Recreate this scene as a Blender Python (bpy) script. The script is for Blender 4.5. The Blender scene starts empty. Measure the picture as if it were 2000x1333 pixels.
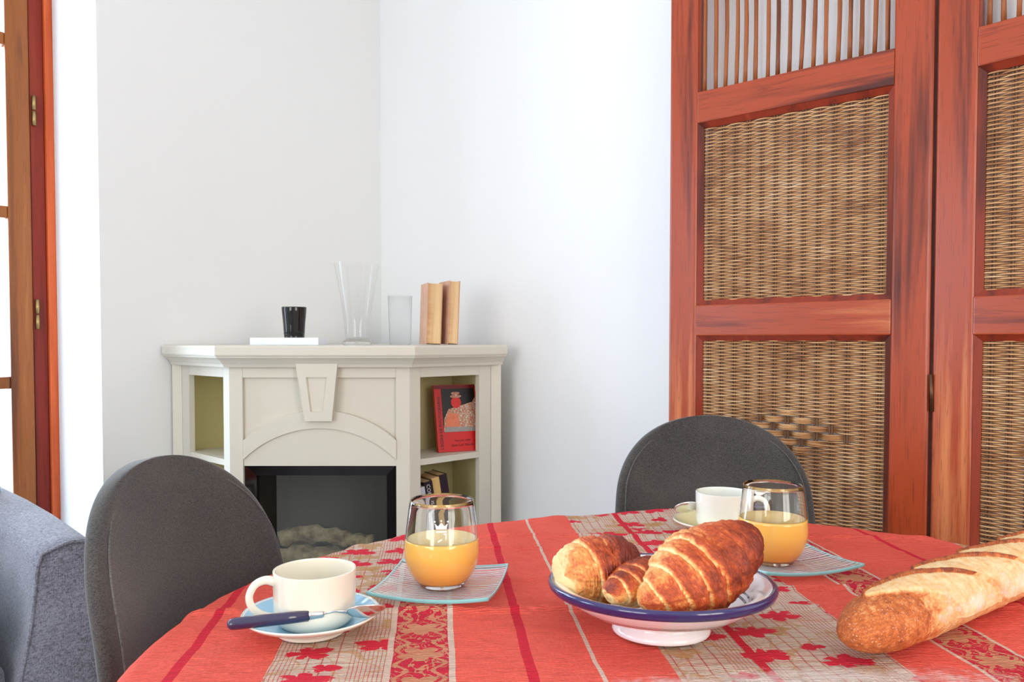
import bpy, bmesh, math, random
import numpy as np
from mathutils import Vector, Matrix, noise as mnoise
random.seed(7); rng = np.random.RandomState(7)
S = bpy.context.scene
COL = S.collection
PI = math.pi
R2 = 2 ** -.5

# ------------------------------------------------------------------ camera
cam = bpy.data.cameras.new('camera')
cam.sensor_width = 36; cam.lens = 28.8; cam.shift_y = 0.0234; cam.clip_start = .02
camo = bpy.data.objects.new('camera', cam); COL.objects.link(camo)
camo.location = (0, 0, 1.06); camo.rotation_euler = (math.radians(90 - 1.8), 0, 0)
S.camera = camo
S.view_settings.view_transform = 'Standard'; S.view_settings.look = 'None'
S.view_settings.exposure = 0.50; S.view_settings.gamma = 1; S.view_settings.use_curve_mapping = False
S.cycles.max_bounces = 10; S.cycles.diffuse_bounces = 5; S.cycles.transparent_max_bounces = 12
S.cycles.transmission_bounces = 10
S.cycles.sample_clamp_indirect = 6

# ------------------------------------------------------------------ world and lights
w = bpy.data.worlds.new('world'); S.world = w; w.use_nodes = True
bg = w.node_tree.nodes['Background']; bg.inputs[0].default_value = (.86, .93, 1, 1); bg.inputs[1].default_value = 1.6

CX, CY = -.4929, 3.1                       # the room's far corner; a runs along wall_left, b along wall_right
def room(a, b): return (CX - a * R2 + b * R2, CY - a * R2 - b * R2)
ROT = math.radians(225)
def area(name, a, b, z, sx, sy, direction, power, col):
    l = bpy.data.lights.new(name, 'AREA'); l.shape = 'RECTANGLE'; l.size = sx; l.size_y = sy
    l.energy = power; l.color = col
    o = bpy.data.objects.new(name, l); COL.objects.link(o)
    x, y = room(a, b); o.location = (x, y, z)
    d = Vector(direction); dw = Vector((-d.x * R2 + d.y * R2, -d.x * R2 - d.y * R2, d.z))
    o.rotation_euler = dw.to_track_quat('-Z', 'Y').to_euler()
    return o
area('daylight_door', 1.72, -.62, 1.3, 1.3, 2.3, (0, 1, 0), 58, (.64, .81, 1))
area('daylight_window', 3.75, -.50, 1.6, 1.5, 1.5, (0, 1, 0), 44, (.62, .80, 1))
area('daylight_back_window', 1.6, 5.25, 1.5, 1.5, 1.9, (0, -1, 0), 42, (1, .87, .72))
area('near_wall_fill', 5.05, 2.6, 1.5, 1.9, 1.9, (-1, 0, 0), 46, (1, .94, .88))  # added fill from the near wall, brightens the right wall and screen

# ------------------------------------------------------------------ node helpers
class N:
    """a float socket with arithmetic"""
    def __init__(s, nt, sock): s.nt = nt; s.k = sock
    def _m(s, op, *a, clamp=False):
        n = s.nt.nodes.new('ShaderNodeMath'); n.operation = op; n.use_clamp = clamp
        for i, v in enumerate((s,) + a):
            if isinstance(v, N): s.nt.links.new(v.k, n.inputs[i])
            else: n.inputs[i].default_value = v
        return N(s.nt, n.outputs[0])
    def __add__(s, o): return s._m('ADD', o)
    __radd__ = __add__
    def __sub__(s, o): return s._m('SUBTRACT', o)
    def __rsub__(s, o): return (s * -1) + o
    def __mul__(s, o): return s._m('MULTIPLY', o)
    __rmul__ = __mul__
    def __truediv__(s, o): return s._m('DIVIDE', o)
    def __lt__(s, o): return s._m('LESS_THAN', o)
    def __gt__(s, o): return s._m('GREATER_THAN', o)
    def abs(s): return s._m('ABSOLUTE')
    def sin(s): return s._m('SINE')
    def cos(s): return s._m('COSINE')
    def sqrt(s): return s._m('SQRT')
    def pow(s, e): return s._m('POWER', e)
    def fl(s): return s._m('FLOOR')
    def fr(s): return s._m('FRACT')
    def atan2(s, o): return s._m('ARCTAN2', o)
    def mx(s, o): return s._m('MAXIMUM', o)
    def mn(s, o): return s._m('MINIMUM', o)
    def cl(s): return s._m('ADD', 0.0, clamp=True)
    def step(s, a, b):                      # smooth 0..1 between a and b
        n = s.nt.nodes.new('ShaderNodeMapRange'); n.interpolation_type = 'SMOOTHSTEP'
        s.nt.links.new(s.k, n.inputs[0]); n.inputs[1].default_value = a; n.inputs[2].default_value = b
        return N(s.nt, n.outputs[0])
def band(x, a, b): return (x > a) * (x < b)

class Mat:
    def __init__(s, name, col=(.8, .8, .8), rough=.5, **kw):
        s.m = bpy.data.materials.new(name); s.m.use_nodes = True; s.nt = s.m.node_tree
        s.b = s.nt.nodes['Principled BSDF']; s.out = s.nt.nodes['Material Output']
        s.b.inputs['Base Color'].default_value = (*col, 1); s.b.inputs['Roughness'].default_value = rough
        for k, v in kw.items(): s.b.inputs[k.replace('_', ' ')].default_value = v
    def n(s, t, **kw):
        n = s.nt.nodes.new(t)
        for k, v in kw.items(): setattr(n, k, v)
        return n
    def coord(s, kind='Object'):
        return s.n('ShaderNodeTexCoord').outputs[kind]
    def mapping(s, sock, scale=(1, 1, 1), loc=(0, 0, 0), rot=(0, 0, 0)):
        m = s.n('ShaderNodeMapping'); s.nt.links.new(sock, m.inputs[0])
        m.inputs['Scale'].default_value = scale; m.inputs['Location'].default_value = loc; m.inputs['Rotation'].default_value = rot
        return m.outputs[0]
    def xyz(s, sock):
        n = s.n('ShaderNodeSeparateXYZ'); s.nt.links.new(sock, n.inputs[0])
        return [N(s.nt, n.outputs[i]) for i in range(3)]
    def comb(s, x, y, z=0):
        n = s.n('ShaderNodeCombineXYZ')
        for i, v in enumerate((x, y, z)):
            if isinstance(v, N): s.nt.links.new(v.k, n.inputs[i])
            else: n.inputs[i].default_value = v
        return n.outputs[0]
    def noise(s, sock, scale=5, detail=3, rough=.5, dist=0):
        n = s.n('ShaderNodeTexNoise'); s.nt.links.new(sock, n.inputs['Vector'])
        n.inputs['Scale'].default_value = scale; n.inputs['Detail'].default_value = detail
        n.inputs['Roughness'].default_value = rough; n.inputs['Distortion'].default_value = dist
        return N(s.nt, n.outputs[0])
    def white(s, sock):
        n = s.n('ShaderNodeTexWhiteNoise', noise_dimensions='3D'); s.nt.links.new(sock, n.inputs['Vector'])
        return N(s.nt, n.outputs['Value'])
    def ramp(s, f, stops):
        r = s.n('ShaderNodeValToRGB'); s.nt.links.new(f.k, r.inputs[0]); e = r.color_ramp.elements
        while len(e) < len(stops): e.new(.5)
        for el, (p, c) in zip(e, stops): el.position = p; el.color = (*c, 1)
        return r.outputs[0]
    def mix(s, f, a, b, mode='MIX'):
        m = s.n('ShaderNodeMix', data_type='RGBA', blend_type=mode)
        if isinstance(f, N): s.nt.links.new(f.k, m.inputs[0])
        else: m.inputs[0].default_value = f
        for i, v in ((6, a), (7, b)):
            if isinstance(v, tuple): m.inputs[i].default_value = (*v, 1)
            else: s.nt.links.new(v, m.inputs[i])
        return m.outputs[2]
    def color(s, sock): s.nt.links.new(sock, s.b.inputs['Base Color']); return s
    def rough(s, f): s.nt.links.new(f.k, s.b.inputs['Roughness']); return s
    def bump(s, f, strength=.3, dist=.001):
        b = s.n('ShaderNodeBump'); b.inputs['Strength'].default_value = strength; b.inputs['Distance'].default_value = dist
        s.nt.links.new(f.k, b.inputs['Height']); s.nt.links.new(b.outputs[0], s.b.inputs['Normal']); return s

def srgb(r, g, b):
    f = lambda c: ((c / 255 + .055) / 1.055) ** 2.4 if c > 10 else c / 3295
    return (f(r), f(g), f(b))

# ------------------------------------------------------------------ materials
def plain(name, col, rough=.5, nscale=0, var=.06, bump=0, **kw):
    m = Mat(name, col, rough, **kw)
    c = m.coord(); n = m.noise(c, nscale or 20, 4)
    m.color(m.mix(n, tuple(x * (1 - var) for x in col), tuple(min(1, x * (1 + var)) for x in col)))
    if bump: m.bump(n, bump, .001)
    return m.m

def plaster(name, col):
    m = Mat(name, col, .85); c = m.coord()
    big = m.noise(c, 1.3, 3); fine = m.noise(c, 90, 3)
    m.color(m.mix(big, tuple(x * .975 for x in col), col)); m.bump(fine + big * 6, .12, .002)
    return m.m
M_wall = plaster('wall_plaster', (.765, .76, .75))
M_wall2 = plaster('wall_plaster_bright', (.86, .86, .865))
M_ceiling = plaster('ceiling_paint', (.85, .85, .84))
M_base = plain('white_gloss_trim', (.8, .81, .82), .4)

def floor_mat():
    m = Mat('grey_floor_tile', (.5, .5, .5), .35); c = m.coord()
    b = m.n('ShaderNodeTexBrick'); m.nt.links.new(c, b.inputs['Vector'])
    b.inputs['Scale'].default_value = 1; b.inputs['Brick Width'].default_value = .4; b.inputs['Row Height'].default_value = .4
    b.offset = 0; b.inputs['Mortar Size'].default_value = .003
    b.inputs['Color1'].default_value = (.50, .50, .51, 1); b.inputs['Color2'].default_value = (.46, .46, .47, 1); b.inputs['Mortar'].default_value = (.3, .3, .3, 1)
    m.color(b.outputs[0]); return m.m
M_floor = floor_mat()

def wood(name, axis, dark, mid, light, rough=.32, coat=.5, seed=0.):
    m = Mat(name, mid, rough, Coat_Weight=coat * .6, Coat_Roughness=.22)
    m.b.inputs['Specular IOR Level'].default_value = .3
    c = m.coord(); sc = [26, 26, 26]; sc[axis] = 1.1
    v = m.mapping(c, sc, (seed, seed * 2, seed * .7))
    g = m.noise(v, 1.0, 5, .6, .35)
    sc2 = [7, 7, 7]; sc2[axis] = .7
    g2 = m.noise(m.mapping(c, sc2, (seed, 3, 1)), 1.0, 3, .5, .8)
    sc3 = [420, 420, 420]; sc3[axis] = 14
    g3 = m.noise(m.mapping(c, sc3), 1, 2)
    f = g * .62 + g2 * .5 - .06
    col = m.ramp(f, [(.36, dark), (.47, mid), (.56, mid), (.68, light)])
    m.color(m.mix((g3 > .62) * .35, col, dark))
    m.bump(g3 + g * 2, .12, .0006)
    return m.m
WD, WM_, WL = srgb(76, 24, 10), srgb(164, 66, 32), srgb(206, 122, 76)
M_woodV = wood('mahogany_upright', 2, WD, WM_, WL)
M_woodH = wood('mahogany_rail', 0, WD, WM_, WL, seed=4)
M_woodV2 = wood('mahogany_bead', 2, srgb(84, 26, 12), srgb(138, 46, 22), srgb(176, 74, 40), seed=2)
M_spindle = wood('spindle_wood', 2, srgb(92, 44, 18), srgb(156, 88, 46), srgb(190, 120, 72), .4, .3, 6)
M_doorwood = wood('door_wood', 2, srgb(96, 48, 14), srgb(146, 80, 26), srgb(172, 104, 50), .4, .3, 9)
M_frameorange = wood('door_frame_orange', 2, srgb(186, 76, 34), srgb(214, 100, 52), srgb(226, 130, 80), .5, .1, 3)
M_framered = wood('door_frame_red', 2, srgb(84, 16, 2), srgb(128, 30, 6), srgb(144, 46, 14), .5, .1, 5)

def rattan():
    m = Mat('rattan_strand', (.5, .35, .2), .5); c = m.coord()
    big = m.noise(m.mapping(c, (5, 5, 9)), 1, 3, .6)
    st = m.noise(m.mapping(c, (14, 14, 240)), 1, 1, .5)
    f = st * .75 + big * .5 - .1
    m.color(m.ramp(f, [(.26, srgb(112, 62, 32)), (.42, srgb(178, 122, 74)), (.6, srgb(212, 164, 112)), (.8, srgb(232, 200, 160))]))
    return m.m
M_rattan = rattan()
M_stake = plain('rattan_stake', srgb(104, 66, 38), .55, 60, .3)

def fabric(name, c1, c2, scale=900, sheen=.3):
    m = Mat(name, c1, .95, Sheen_Weight=sheen, Sheen_Roughness=.5); c = m.coord()
    x = m.noise(m.mapping(c, (1, 1, .35)), scale, 2, .7); y = m.noise(m.mapping(c, (.35, .35, 1)), scale, 2, .7)
    big = m.noise(c, 7, 3)
    f = (x + y) * .5 + (big - .5) * .22
    m.color(m.ramp(f, [(.36, c1), (.62, c2)])); m.bump(x + y, .5, .0008); return m.m
M_fabric = fabric('charcoal_upholstery', srgb(34, 34, 36), srgb(84, 80, 76), 900)
M_piping = fabric('charcoal_piping', srgb(56, 54, 54), srgb(110, 108, 106), 700)
M_sofa = fabric('sofa_fabric', srgb(78, 76, 82), srgb(150, 150, 164), 420)
M_pillow = fabric('dark_pillow', srgb(16, 8, 8), srgb(52, 16, 22), 300)

def paint(name, col, rough=.45):
    m = Mat(name, col, rough); c = m.coord(); n = m.noise(c, 4, 4); f = m.noise(c, 120, 2)
    m.color(m.mix(n, tuple(x * .95 for x in col), tuple(min(1, x * 1.03) for x in col))); m.bump(f, .06, .001); return m.m
M_cream = paint('cream_paint', srgb(208, 201, 186))
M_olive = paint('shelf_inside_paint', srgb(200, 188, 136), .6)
M_black = plain('black_metal', (.008, .007, .007), .3)
M_blackgloss = plain('black_glass', (.006, .004, .004), .06)
M_firebox = plain('firebox_lining', srgb(36, 33, 20), .8, 8, .4)
def logmat():
    m = Mat('ceramic_log', (.4, .36, .3), .9); c = m.coord(); n = m.noise(c, 26, 5, .7)
    m.color(m.ramp(n, [(.3, srgb(60, 50, 36)), (.5, srgb(150, 138, 112)), (.7, srgb(196, 186, 160))])); m.bump(n, 1, .01); return m.m
M_log = logmat()

def glaze(name, col, rough=.12):
    m = Mat(name, col, rough, Coat_Weight=.5, Coat_Roughness=.05); c = m.coord(); n = m.noise(c, 30, 3)
    m.color(m.mix(n, tuple(x * .97 for x in col), col)); return m.m
M_cup = glaze('cream_glaze', srgb(238, 230, 212))
M_cup2 = glaze('pale_glaze', srgb(236, 236, 226))
M_saucer_rim = glaze('saucer_white_glaze', srgb(236, 228, 216))
M_saucer_blue = glaze('saucer_blue_glaze', srgb(158, 206, 232))
M_saucer_yellow = glaze('saucer_yellow_glaze', srgb(252, 242, 190))
M_navy = glaze('navy_glaze', srgb(46, 36, 92))
def bowlmat():
    m = Mat('white_bowl_glaze', srgb(240, 234, 236), .12, Coat_Weight=.5, Coat_Roughness=.05)
    x, y, z = m.xyz(m.coord()); r = (x * x + y * y).sqrt()
    ring = (band(r, .0925, .0937) + band(r, .0885, .0905)).cl() * (z > .024) * (z < .047)
    m.color(m.mix(ring, srgb(240, 234, 236), srgb(38, 34, 60))); return m.m
M_bowl = bowlmat()
M_handle = glaze('navy_handle', srgb(50, 44, 78), .2)
M_steel = Mat('steel', (.78, .76, .74), .18, Metallic=1).m
M_hinge = plain('dark_hinge', srgb(96, 70, 52), .4, 60, .2, Metallic=.8)
M_brass = plain('aged_brass', srgb(168, 146, 96), .35, 60, .2, Metallic=.9)
M_glass = Mat('clear_glass', (1, 1, 1), 0.0, Transmission_Weight=1, IOR=1.45).m

def thin_glass(name, tint, spec=.5, lines=0., dark=0., rough=.02):
    m = Mat(name); nt = m.nt; nt.nodes.remove(m.b)
    tr = m.n('ShaderNodeBsdfTransparent'); tr.inputs[0].default_value = (*tint, 1)
    gl = m.n('ShaderNodeBsdfGlossy'); gl.inputs['Roughness'].default_value = rough
    fr = m.n('ShaderNodeLayerWeight'); fr.inputs[0].default_value = .5
    f = (N(nt, fr.outputs['Facing']).pow(5) * .96 + .04) * spec
    mx = m.n('ShaderNodeMixShader'); nt.links.new(f.cl().k, mx.inputs[0]); nt.links.new(tr.outputs[0], mx.inputs[1]); nt.links.new(gl.outputs[0], mx.inputs[2])
    last = mx
    if lines:
        df = m.n('ShaderNodeBsdfDiffuse'); df.inputs[0].default_value = (.85, .88, .9, 1)
        x, y, z = m.xyz(m.coord()); ns = m.noise(m.mapping(m.coord(), (6, 30, 1)), 1, 2)
        wv = ((y + ns * .018) * 900).sin()
        k = (wv * .5 + .5).pow(3) * .55 * lines + .18 * lines
        m2 = m.n('ShaderNodeMixShader'); nt.links.new(k.cl().k, m2.inputs[0]); nt.links.new(mx.outputs[0], m2.inputs[1]); nt.links.new(df.outputs[0], m2.inputs[2]); last = m2
    nt.links.new(last.outputs[0], m.out.inputs[0]); return m.m
M_pane = thin_glass('window_pane', (.97, .99, 1), .6)
M_plateglass = thin_glass('ribbed_plate_glass', (.93, .96, .96), 1.2, 1.0)
M_fireglass = thin_glass('fire_glass', (.84, .83, .78), .75)
M_vaseglass = thin_glass('vase_glass', (.985, .99, .99), 1.1)
M_plateedge = Mat('aqua_glass_edge', srgb(160, 224, 226), .15, Transmission_Weight=.25, IOR=1.2).m
def juice():
    m = Mat('orange_juice', srgb(248, 180, 78), .12, Subsurface_Weight=.25, Subsurface_Scale=.01, Coat_Weight=.6)
    m.b.inputs['Subsurface Radius'].default_value = (1, .6, .2); c = m.coord(); n = m.noise(c, 18, 4)
    z = m.xyz(c)[2]; g = z.step(.005, .05)
    m.color(m.mix(n * .25 + g * .7, srgb(246, 152, 48), srgb(255, 202, 104))); return m.m
M_juice = juice()
M_juicetop = plain('juice_surface', srgb(254, 222, 150), .2, 80, .04)

def crust_mat(name, pale, gold, brown, dark, sc=1.0, flour=0., rough=.5):
    m = Mat(name, gold, rough, Subsurface_Weight=.08, Subsurface_Scale=.004); c = m.coord()
    at = m.n('ShaderNodeAttribute', attribute_name='bake'); a = N(m.nt, at.outputs['Fac'])
    at2 = m.n('ShaderNodeAttribute', attribute_name='flake'); fl = m.mapping(at2.outputs['Vector'], (1, 1, 1))
    streak = m.noise(fl, 9, 4, .65); n = m.noise(c, 70 * sc, 5, .7); sp = m.noise(c, 300 * sc, 3, .6)
    f = a + (streak - .5) * .62 + (n - .5) * .85 + (sp - .5) * .32
    col = m.ramp(f, [(.12, pale), (.42, gold), (.66, brown), (.98, dark)])
    if flour:
        at3 = m.n('ShaderNodeAttribute', attribute_name='flour'); w3 = N(m.nt, at3.outputs['Fac'])
        big = m.noise(c, 42, 4, .7); k = (w3 + (big - .5) * 1.7 + (sp - .5) * .8).step(.62, .98)
        spk = (m.noise(c, 520, 1) > .68) * .45 * w3.step(.02, .2)
        col = m.mix((k * .72 + spk).cl(), col, srgb(236, 222, 206))
    m.color(col); m.bump(streak * .8 + n * 1.2 + sp * .6, .7, .0018); return m.m
M_croissant = crust_mat('croissant_crust', srgb(250, 222, 160), srgb(238, 160, 84), srgb(200, 84, 34), srgb(120, 36, 10))
M_baguette = crust_mat('baguette_crust', srgb(236, 208, 160), srgb(226, 170, 108), srgb(200, 104, 44), srgb(120, 52, 20), 1.2, 1.0, .7)

def cloth_mat():
    m = Mat('woven_red_tablecloth', srgb(236, 82, 62), .85)
    m.b.inputs['Specular IOR Level'].default_value = .25
    uv = m.coord('UV'); s, t, _ = m.xyz(uv)
    coral, crim, beige, tan = srgb(238, 84, 66), srgb(216, 36, 56), srgb(214, 190, 168), srgb(196, 146, 92)
    wv = m.noise(m.mapping(uv, (500, 90, 1)), 1, 2); wv2 = m.noise(m.mapping(uv, (90, 500, 1)), 1, 2)
    big = m.noise(uv, 12, 3)
    col = m.mix((wv * .5 + wv2 * .3 + big * .4 - .1).cl(), srgb(226, 66, 52), srgb(252, 118, 100))
    wob = m.noise(uv, 14, 2) * .004 - .002
    s = s + wob
    B = (band(s, -.165, -.050) + band(s, .227, .453) + band(s, .805, 1.3) + band(s, -1.2, -.62)).cl()
    O = (band(s, -.050, .013) + band(s, .521, .586)).cl()
    # beige plaid
    bcol = m.mix((wv * .6 + wv2 * .4).cl(), srgb(202, 172, 148), srgb(226, 208, 192))
    dense = (band(s, -.165, -.140) + band(s, -.088, -.050) + band(s, .285, .335) + band(s, .405, .44) + band(s, .83, .86)).cl()
    gs = ((s / .0042).fr() < .3) * dense
    gw = ((s / .0145).fr() < .11) * (1 - dense)
    gt = ((t / .0125).fr() < .10) * (1 - dense * .5) + ((t / .0042).fr() < .3) * band((t / .11).fr(), .0, .3) * .8
    grid = (gs * .6 + gw * .75 + gt * .55).cl()
    bcol = m.mix(grid, bcol, srgb(196, 82, 74))
    # leaves: one jittered leaf per cell
    def leaves(cell, off, rad, prob, lobes, sx=1.0):
        u = s / (cell * sx) + off; v = t / cell + off * 1.7
        iu, iv = u.fl(), v.fl(); cell_v = m.comb(iu, iv, off * 10)
        r1 = m.white(cell_v); r2 = m.white(m.comb(iu, iv, off * 10 + 3)); r3 = m.white(m.comb(iu, iv, off * 10 + 7))
        du = (u - iu - .5 - (r1 - .5) * .4) * (cell * sx); dv = (v - iv - .5 - (r2 - .5) * .4) * cell
        ang = dv.atan2(du) + r3 * 6.28; rr = (du * du * .55 + dv * dv * 1.5).sqrt()
        jag = m.noise(m.mapping(uv, (110, 420, 1)), 1, 1) * .75 - .2
        lob = ((ang * lobes).cos().abs().pow(.8)) * .55 + (ang.cos() * .2 + .42) + jag - .17
        return (rr < lob * rad) * (r1 < prob)
    red = leaves(.066, .37, .021, .62, 2.5); red2 = leaves(.05, 2.61, .012, .35, 1.5)
    tn = leaves(.058, 5.13, .018, .42, 1.5)
    vn = m.noise(uv, 17, 1, .4, .5); vine = (vn - .5).abs() < .013
    vn2 = m.noise(m.mapping(uv, (1, 1, 1), (3, 5, 0)), 13, 1, .4, .6); vine2 = (vn2 - .5).abs() < .010
    bcol = m.mix((tn * .75 + vine * .6 + vine2 * .5).cl(), bcol, tan)
    bcol = m.mix((red + red2).cl(), bcol, srgb(222, 40, 62))
    col = m.mix(B, col, bcol)
    # crimson band with tan scrolls
    sc0 = (s < .25) * -.0185 + (s > .25) * .5535
    ds = s - sc0; tt = (t / .072).fr() - .5; tv = tt * .072
    ang = tv.atan2(ds * .8); rr = (ds * ds * .62 + tv * tv).sqrt()
    lf = rr < (((ang * 2.5 + .8).cos().abs()) * .009 + .0105)
    curl = ((ds.abs() - .019 - ((t * 174).sin()) * .006).abs() < .0026)
    scn = m.noise(m.mapping(uv, (1, .8, 1)), 62, 1, .4, 1.6); scr = ((scn - .5).abs() < .035) * (rr > .017)
    hat = ((t / .0031).fr() < .72)
    ocol = m.mix(((lf + curl + scr).cl() * hat), m.mix(wv, srgb(196, 26, 48), srgb(216, 44, 70)), srgb(212, 160, 118))
    col = m.mix(O, col, ocol)
    # narrow lines
    wl = sum(((s - p).abs() < h for p, h in ((-.050, .0032), (.013, .0032), (.521, .0022), (.586, .0022), (.155, .0022))), s * 0)
    col = m.mix(wl.cl(), col, srgb(222, 190, 172))
    cl_ = sum(((s - p).abs() < h for p, h in ((-.253, .0052), (.089, .0052), (.317, .0048), (.70, .004), (-.345, .008))), s * 0)
    col = m.mix(cl_.cl(), col, crim)
    # flour dusting
    fm = m.n('ShaderNodeAttribute', attribute_name='flour'); fk = (N(m.nt, fm.outputs['Fac']) + m.noise(uv, 55, 5, .75) * 1.5 - .9).step(.25, .9)
    col = m.mix(fk * .62, col, srgb(238, 222, 216))
    m.color(col)
    rib = ((t + m.noise(m.mapping(uv, (30, 8, 1)), 1, 3) * .006) * 1900).sin()
    cr = m.noise(m.mapping(uv, (25, 130, 1)), 1, 4, .6, .5)
    m.bump(rib * .3 + cr * 3.2 + wv * .5, 1.0, .0022)
    return m.m
M_cloth = cloth_mat()

def pages():
    m = Mat('page_edges', srgb(226, 190, 140), .8); x, y, z = m.xyz(m.coord())
    st = m.noise(m.mapping(m.coord(), (240, 10, 6)), 1, 2); sm = m.noise(m.mapping(m.coord(), (10, 10, 60)), 1, 3)
    k = (x.step(-.02, .01) * -1 + 1) * sm
    m.color(m.mix((k * .9).cl(), m.mix(st, srgb(206, 164, 112), srgb(236, 206, 162)), srgb(168, 98, 44))); return m.m
M_pages = pages()
M_bookcover = plain('worn_pink_cover', srgb(214, 168, 140), .6, 30, .25)
M_white = plain('white_card', srgb(236, 240, 250), .5)
M_redbook = plain('red_book_cover', srgb(206, 26, 28), .35, 10, .1)
M_blackprint = plain('black_print', srgb(14, 8, 12), .4)
M_darkred = plain('dark_red_print', srgb(110, 8, 14), .4)
M_face = plain('red_print', srgb(214, 40, 24), .4, 200, .3)
def silver():
    m = Mat('silver_print', (.6, .6, .6), .4); n = m.noise(m.coord(), 170, 4, .8)
    m.color(m.ramp(n, [(.35, srgb(120, 96, 70)), (.48, srgb(206, 120, 90)), (.56, srgb(176, 170, 150)), (.68, srgb(246, 240, 230))])); return m.m
M_silver = silver()
M_peach = plain('peach_print', srgb(222, 120, 84), .4, 160, .3)
M_greyprint = plain('grey_print', srgb(150, 146, 140), .4, 120, .2)
M_spine_black = plain('black_spine', srgb(30, 14, 18), .4)
M_spine_tan = plain('tan_spine', srgb(206, 168, 104), .5)
M_spine_white = plain('white_spine', srgb(206, 206, 214), .5)
M_spine_purple = plain('dark_purple_spine', srgb(34, 10, 30), .4)
M_table = wood('table_wood', 0, srgb(90, 56, 30), srgb(140, 96, 58), srgb(170, 124, 80))
M_etch = Mat('white_etching', (.85, .82, .84), .6).m
M_outside = plaster('outside_render', (.8, .8, .8))

# ------------------------------------------------------------------ mesh helpers
def link(name, me, mat=None, parent=None, smooth=False):
    o = bpy.data.objects.new(name, me); COL.objects.link(o)
    if mat is not None and not me.materials:
        for mm in (mat if isinstance(mat, (list, tuple)) else [mat]): me.materials.append(mm)
    if smooth: me.polygons.foreach_set('use_smooth', [True] * len(me.polygons))
    if parent: o.parent = parent
    return o
def pyd(name, v, f, mat=None, parent=None, smooth=False):
    me = bpy.data.meshes.new(name); me.from_pydata([tuple(map(float, p)) for p in v], [], [tuple(map(int, q)) for q in f]); me.update()
    return link(name, me, mat, parent, smooth)
def fromnp(name, v, quads, mat, parent=None, smooth=True):
    me = bpy.data.meshes.new(name); nq = len(quads)
    me.vertices.add(len(v)); me.vertices.foreach_set('co', np.asarray(v, np.float32).ravel())
    me.loops.add(nq * 4); me.loops.foreach_set('vertex_index', np.asarray(quads, np.int32).ravel())
    me.polygons.add(nq); me.polygons.foreach_set('loop_start', np.arange(0, nq * 4, 4, dtype=np.int32))
    try: me.polygons.foreach_set('loop_total', np.full(nq, 4, np.int32))
    except Exception: pass
    me.update(calc_edges=True); me.validate()
    return link(name, me, mat, parent, smooth)
def boxes(name, lst, mat, parent=None, bevel=.0, seg=2, smooth=False):
    """lst of (x0,x1,y0,y1,z0,z1) joined in one mesh"""
    bm = bmesh.new()
    for x0, x1, y0, y1, z0, z1 in lst:
        r = bmesh.ops.create_cube(bm, size=1)
        bmesh.ops.scale(bm, vec=(x1 - x0, y1 - y0, z1 - z0), verts=r['verts'])
        bmesh.ops.translate(bm, vec=((x0 + x1) / 2, (y0 + y1) / 2, (z0 + z1) / 2), verts=r['verts'])
    if bevel: bmesh.ops.bevel(bm, geom=bm.edges[:], offset=bevel, segments=seg, affect='EDGES', profile=.6)
    me = bpy.data.meshes.new(name); bm.to_mesh(me); bm.free()
    return link(name, me, mat, parent, smooth)
def box(name, x0, x1, y0, y1, z0, z1, mat, parent=None, bevel=0., seg=2): return boxes(name, [(x0, x1, y0, y1, z0, z1)], mat, parent, bevel, seg)
def prism(name, pts, t0, t1, mat, parent=None, plane='xz', bevel=0.):
    """outline in xz extruded along y (or xy along z, yz along x)"""
    bm = bmesh.new()
    mp = {'xz': lambda p, t: (p[0], t, p[1]), 'xy': lambda p, t: (p[0], p[1], t), 'yz': lambda p, t: (t, p[0], p[1])}[plane]
    a = [bm.verts.new(mp(p, t0)) for p in pts]; b = [bm.verts.new(mp(p, t1)) for p in pts]; n = len(pts)
    bm.faces.new(a); bm.faces.new(b[::-1])
    for i in range(n): bm.faces.new((a[i], b[i], b[(i + 1) % n], a[(i + 1) % n]))
    bmesh.ops.recalc_face_normals(bm, faces=bm.faces[:])
    if bevel: bmesh.ops.bevel(bm, geom=bm.edges[:], offset=bevel, segments=2, affect='EDGES', profile=.6)
    me = bpy.data.meshes.new(name); bm.to_mesh(me); bm.free(); return link(name, me, mat, parent)
def lathe(name, prof, mat, parent=None, n=64, smooth=True, close=True):
    v = []; f = []; m_ = len(prof)
    for r, z in prof:
        for k in range(n): a = 2 * PI * k / n; v.append((r * math.cos(a), r * math.sin(a), z))
    for i in range(m_ - 1):
        for k in range(n): f.append((i * n + k, i * n + (k + 1) % n, (i + 1) * n + (k + 1) % n, (i + 1) * n + k))
    o = pyd(name, v, f, mat, parent, smooth)
    bm = bmesh.new(); bm.from_mesh(o.data); bmesh.ops.remove_doubles(bm, verts=bm.verts[:], dist=1e-5)
    bmesh.ops.recalc_face_normals(bm, faces=bm.faces[:]); bm.to_mesh(o.data); bm.free()
    if smooth: o.data.polygons.foreach_set('use_smooth', [True] * len(o.data.polygons))
    return o
def smoothprof(pts, k=6):
    """Catmull-Rom through profile points"""
    P = [np.array(p, float) for p in pts]; P = [2 * P[0] - P[1]] + P + [2 * P[-1] - P[-2]]; out = []
    for i in range(1, len(P) - 2):
        for j in range(k):
            t = j / k; p0, p1, p2, p3 = P[i - 1:i + 3]
            out.append(.5 * ((2 * p1) + (-p0 + p2) * t + (2 * p0 - 5 * p1 + 4 * p2 - p3) * t * t + (-p0 + 3 * p1 - 3 * p2 + p3) * t ** 3))
    out.append(P[-2]); return [np.array(q) for q in out]
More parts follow.
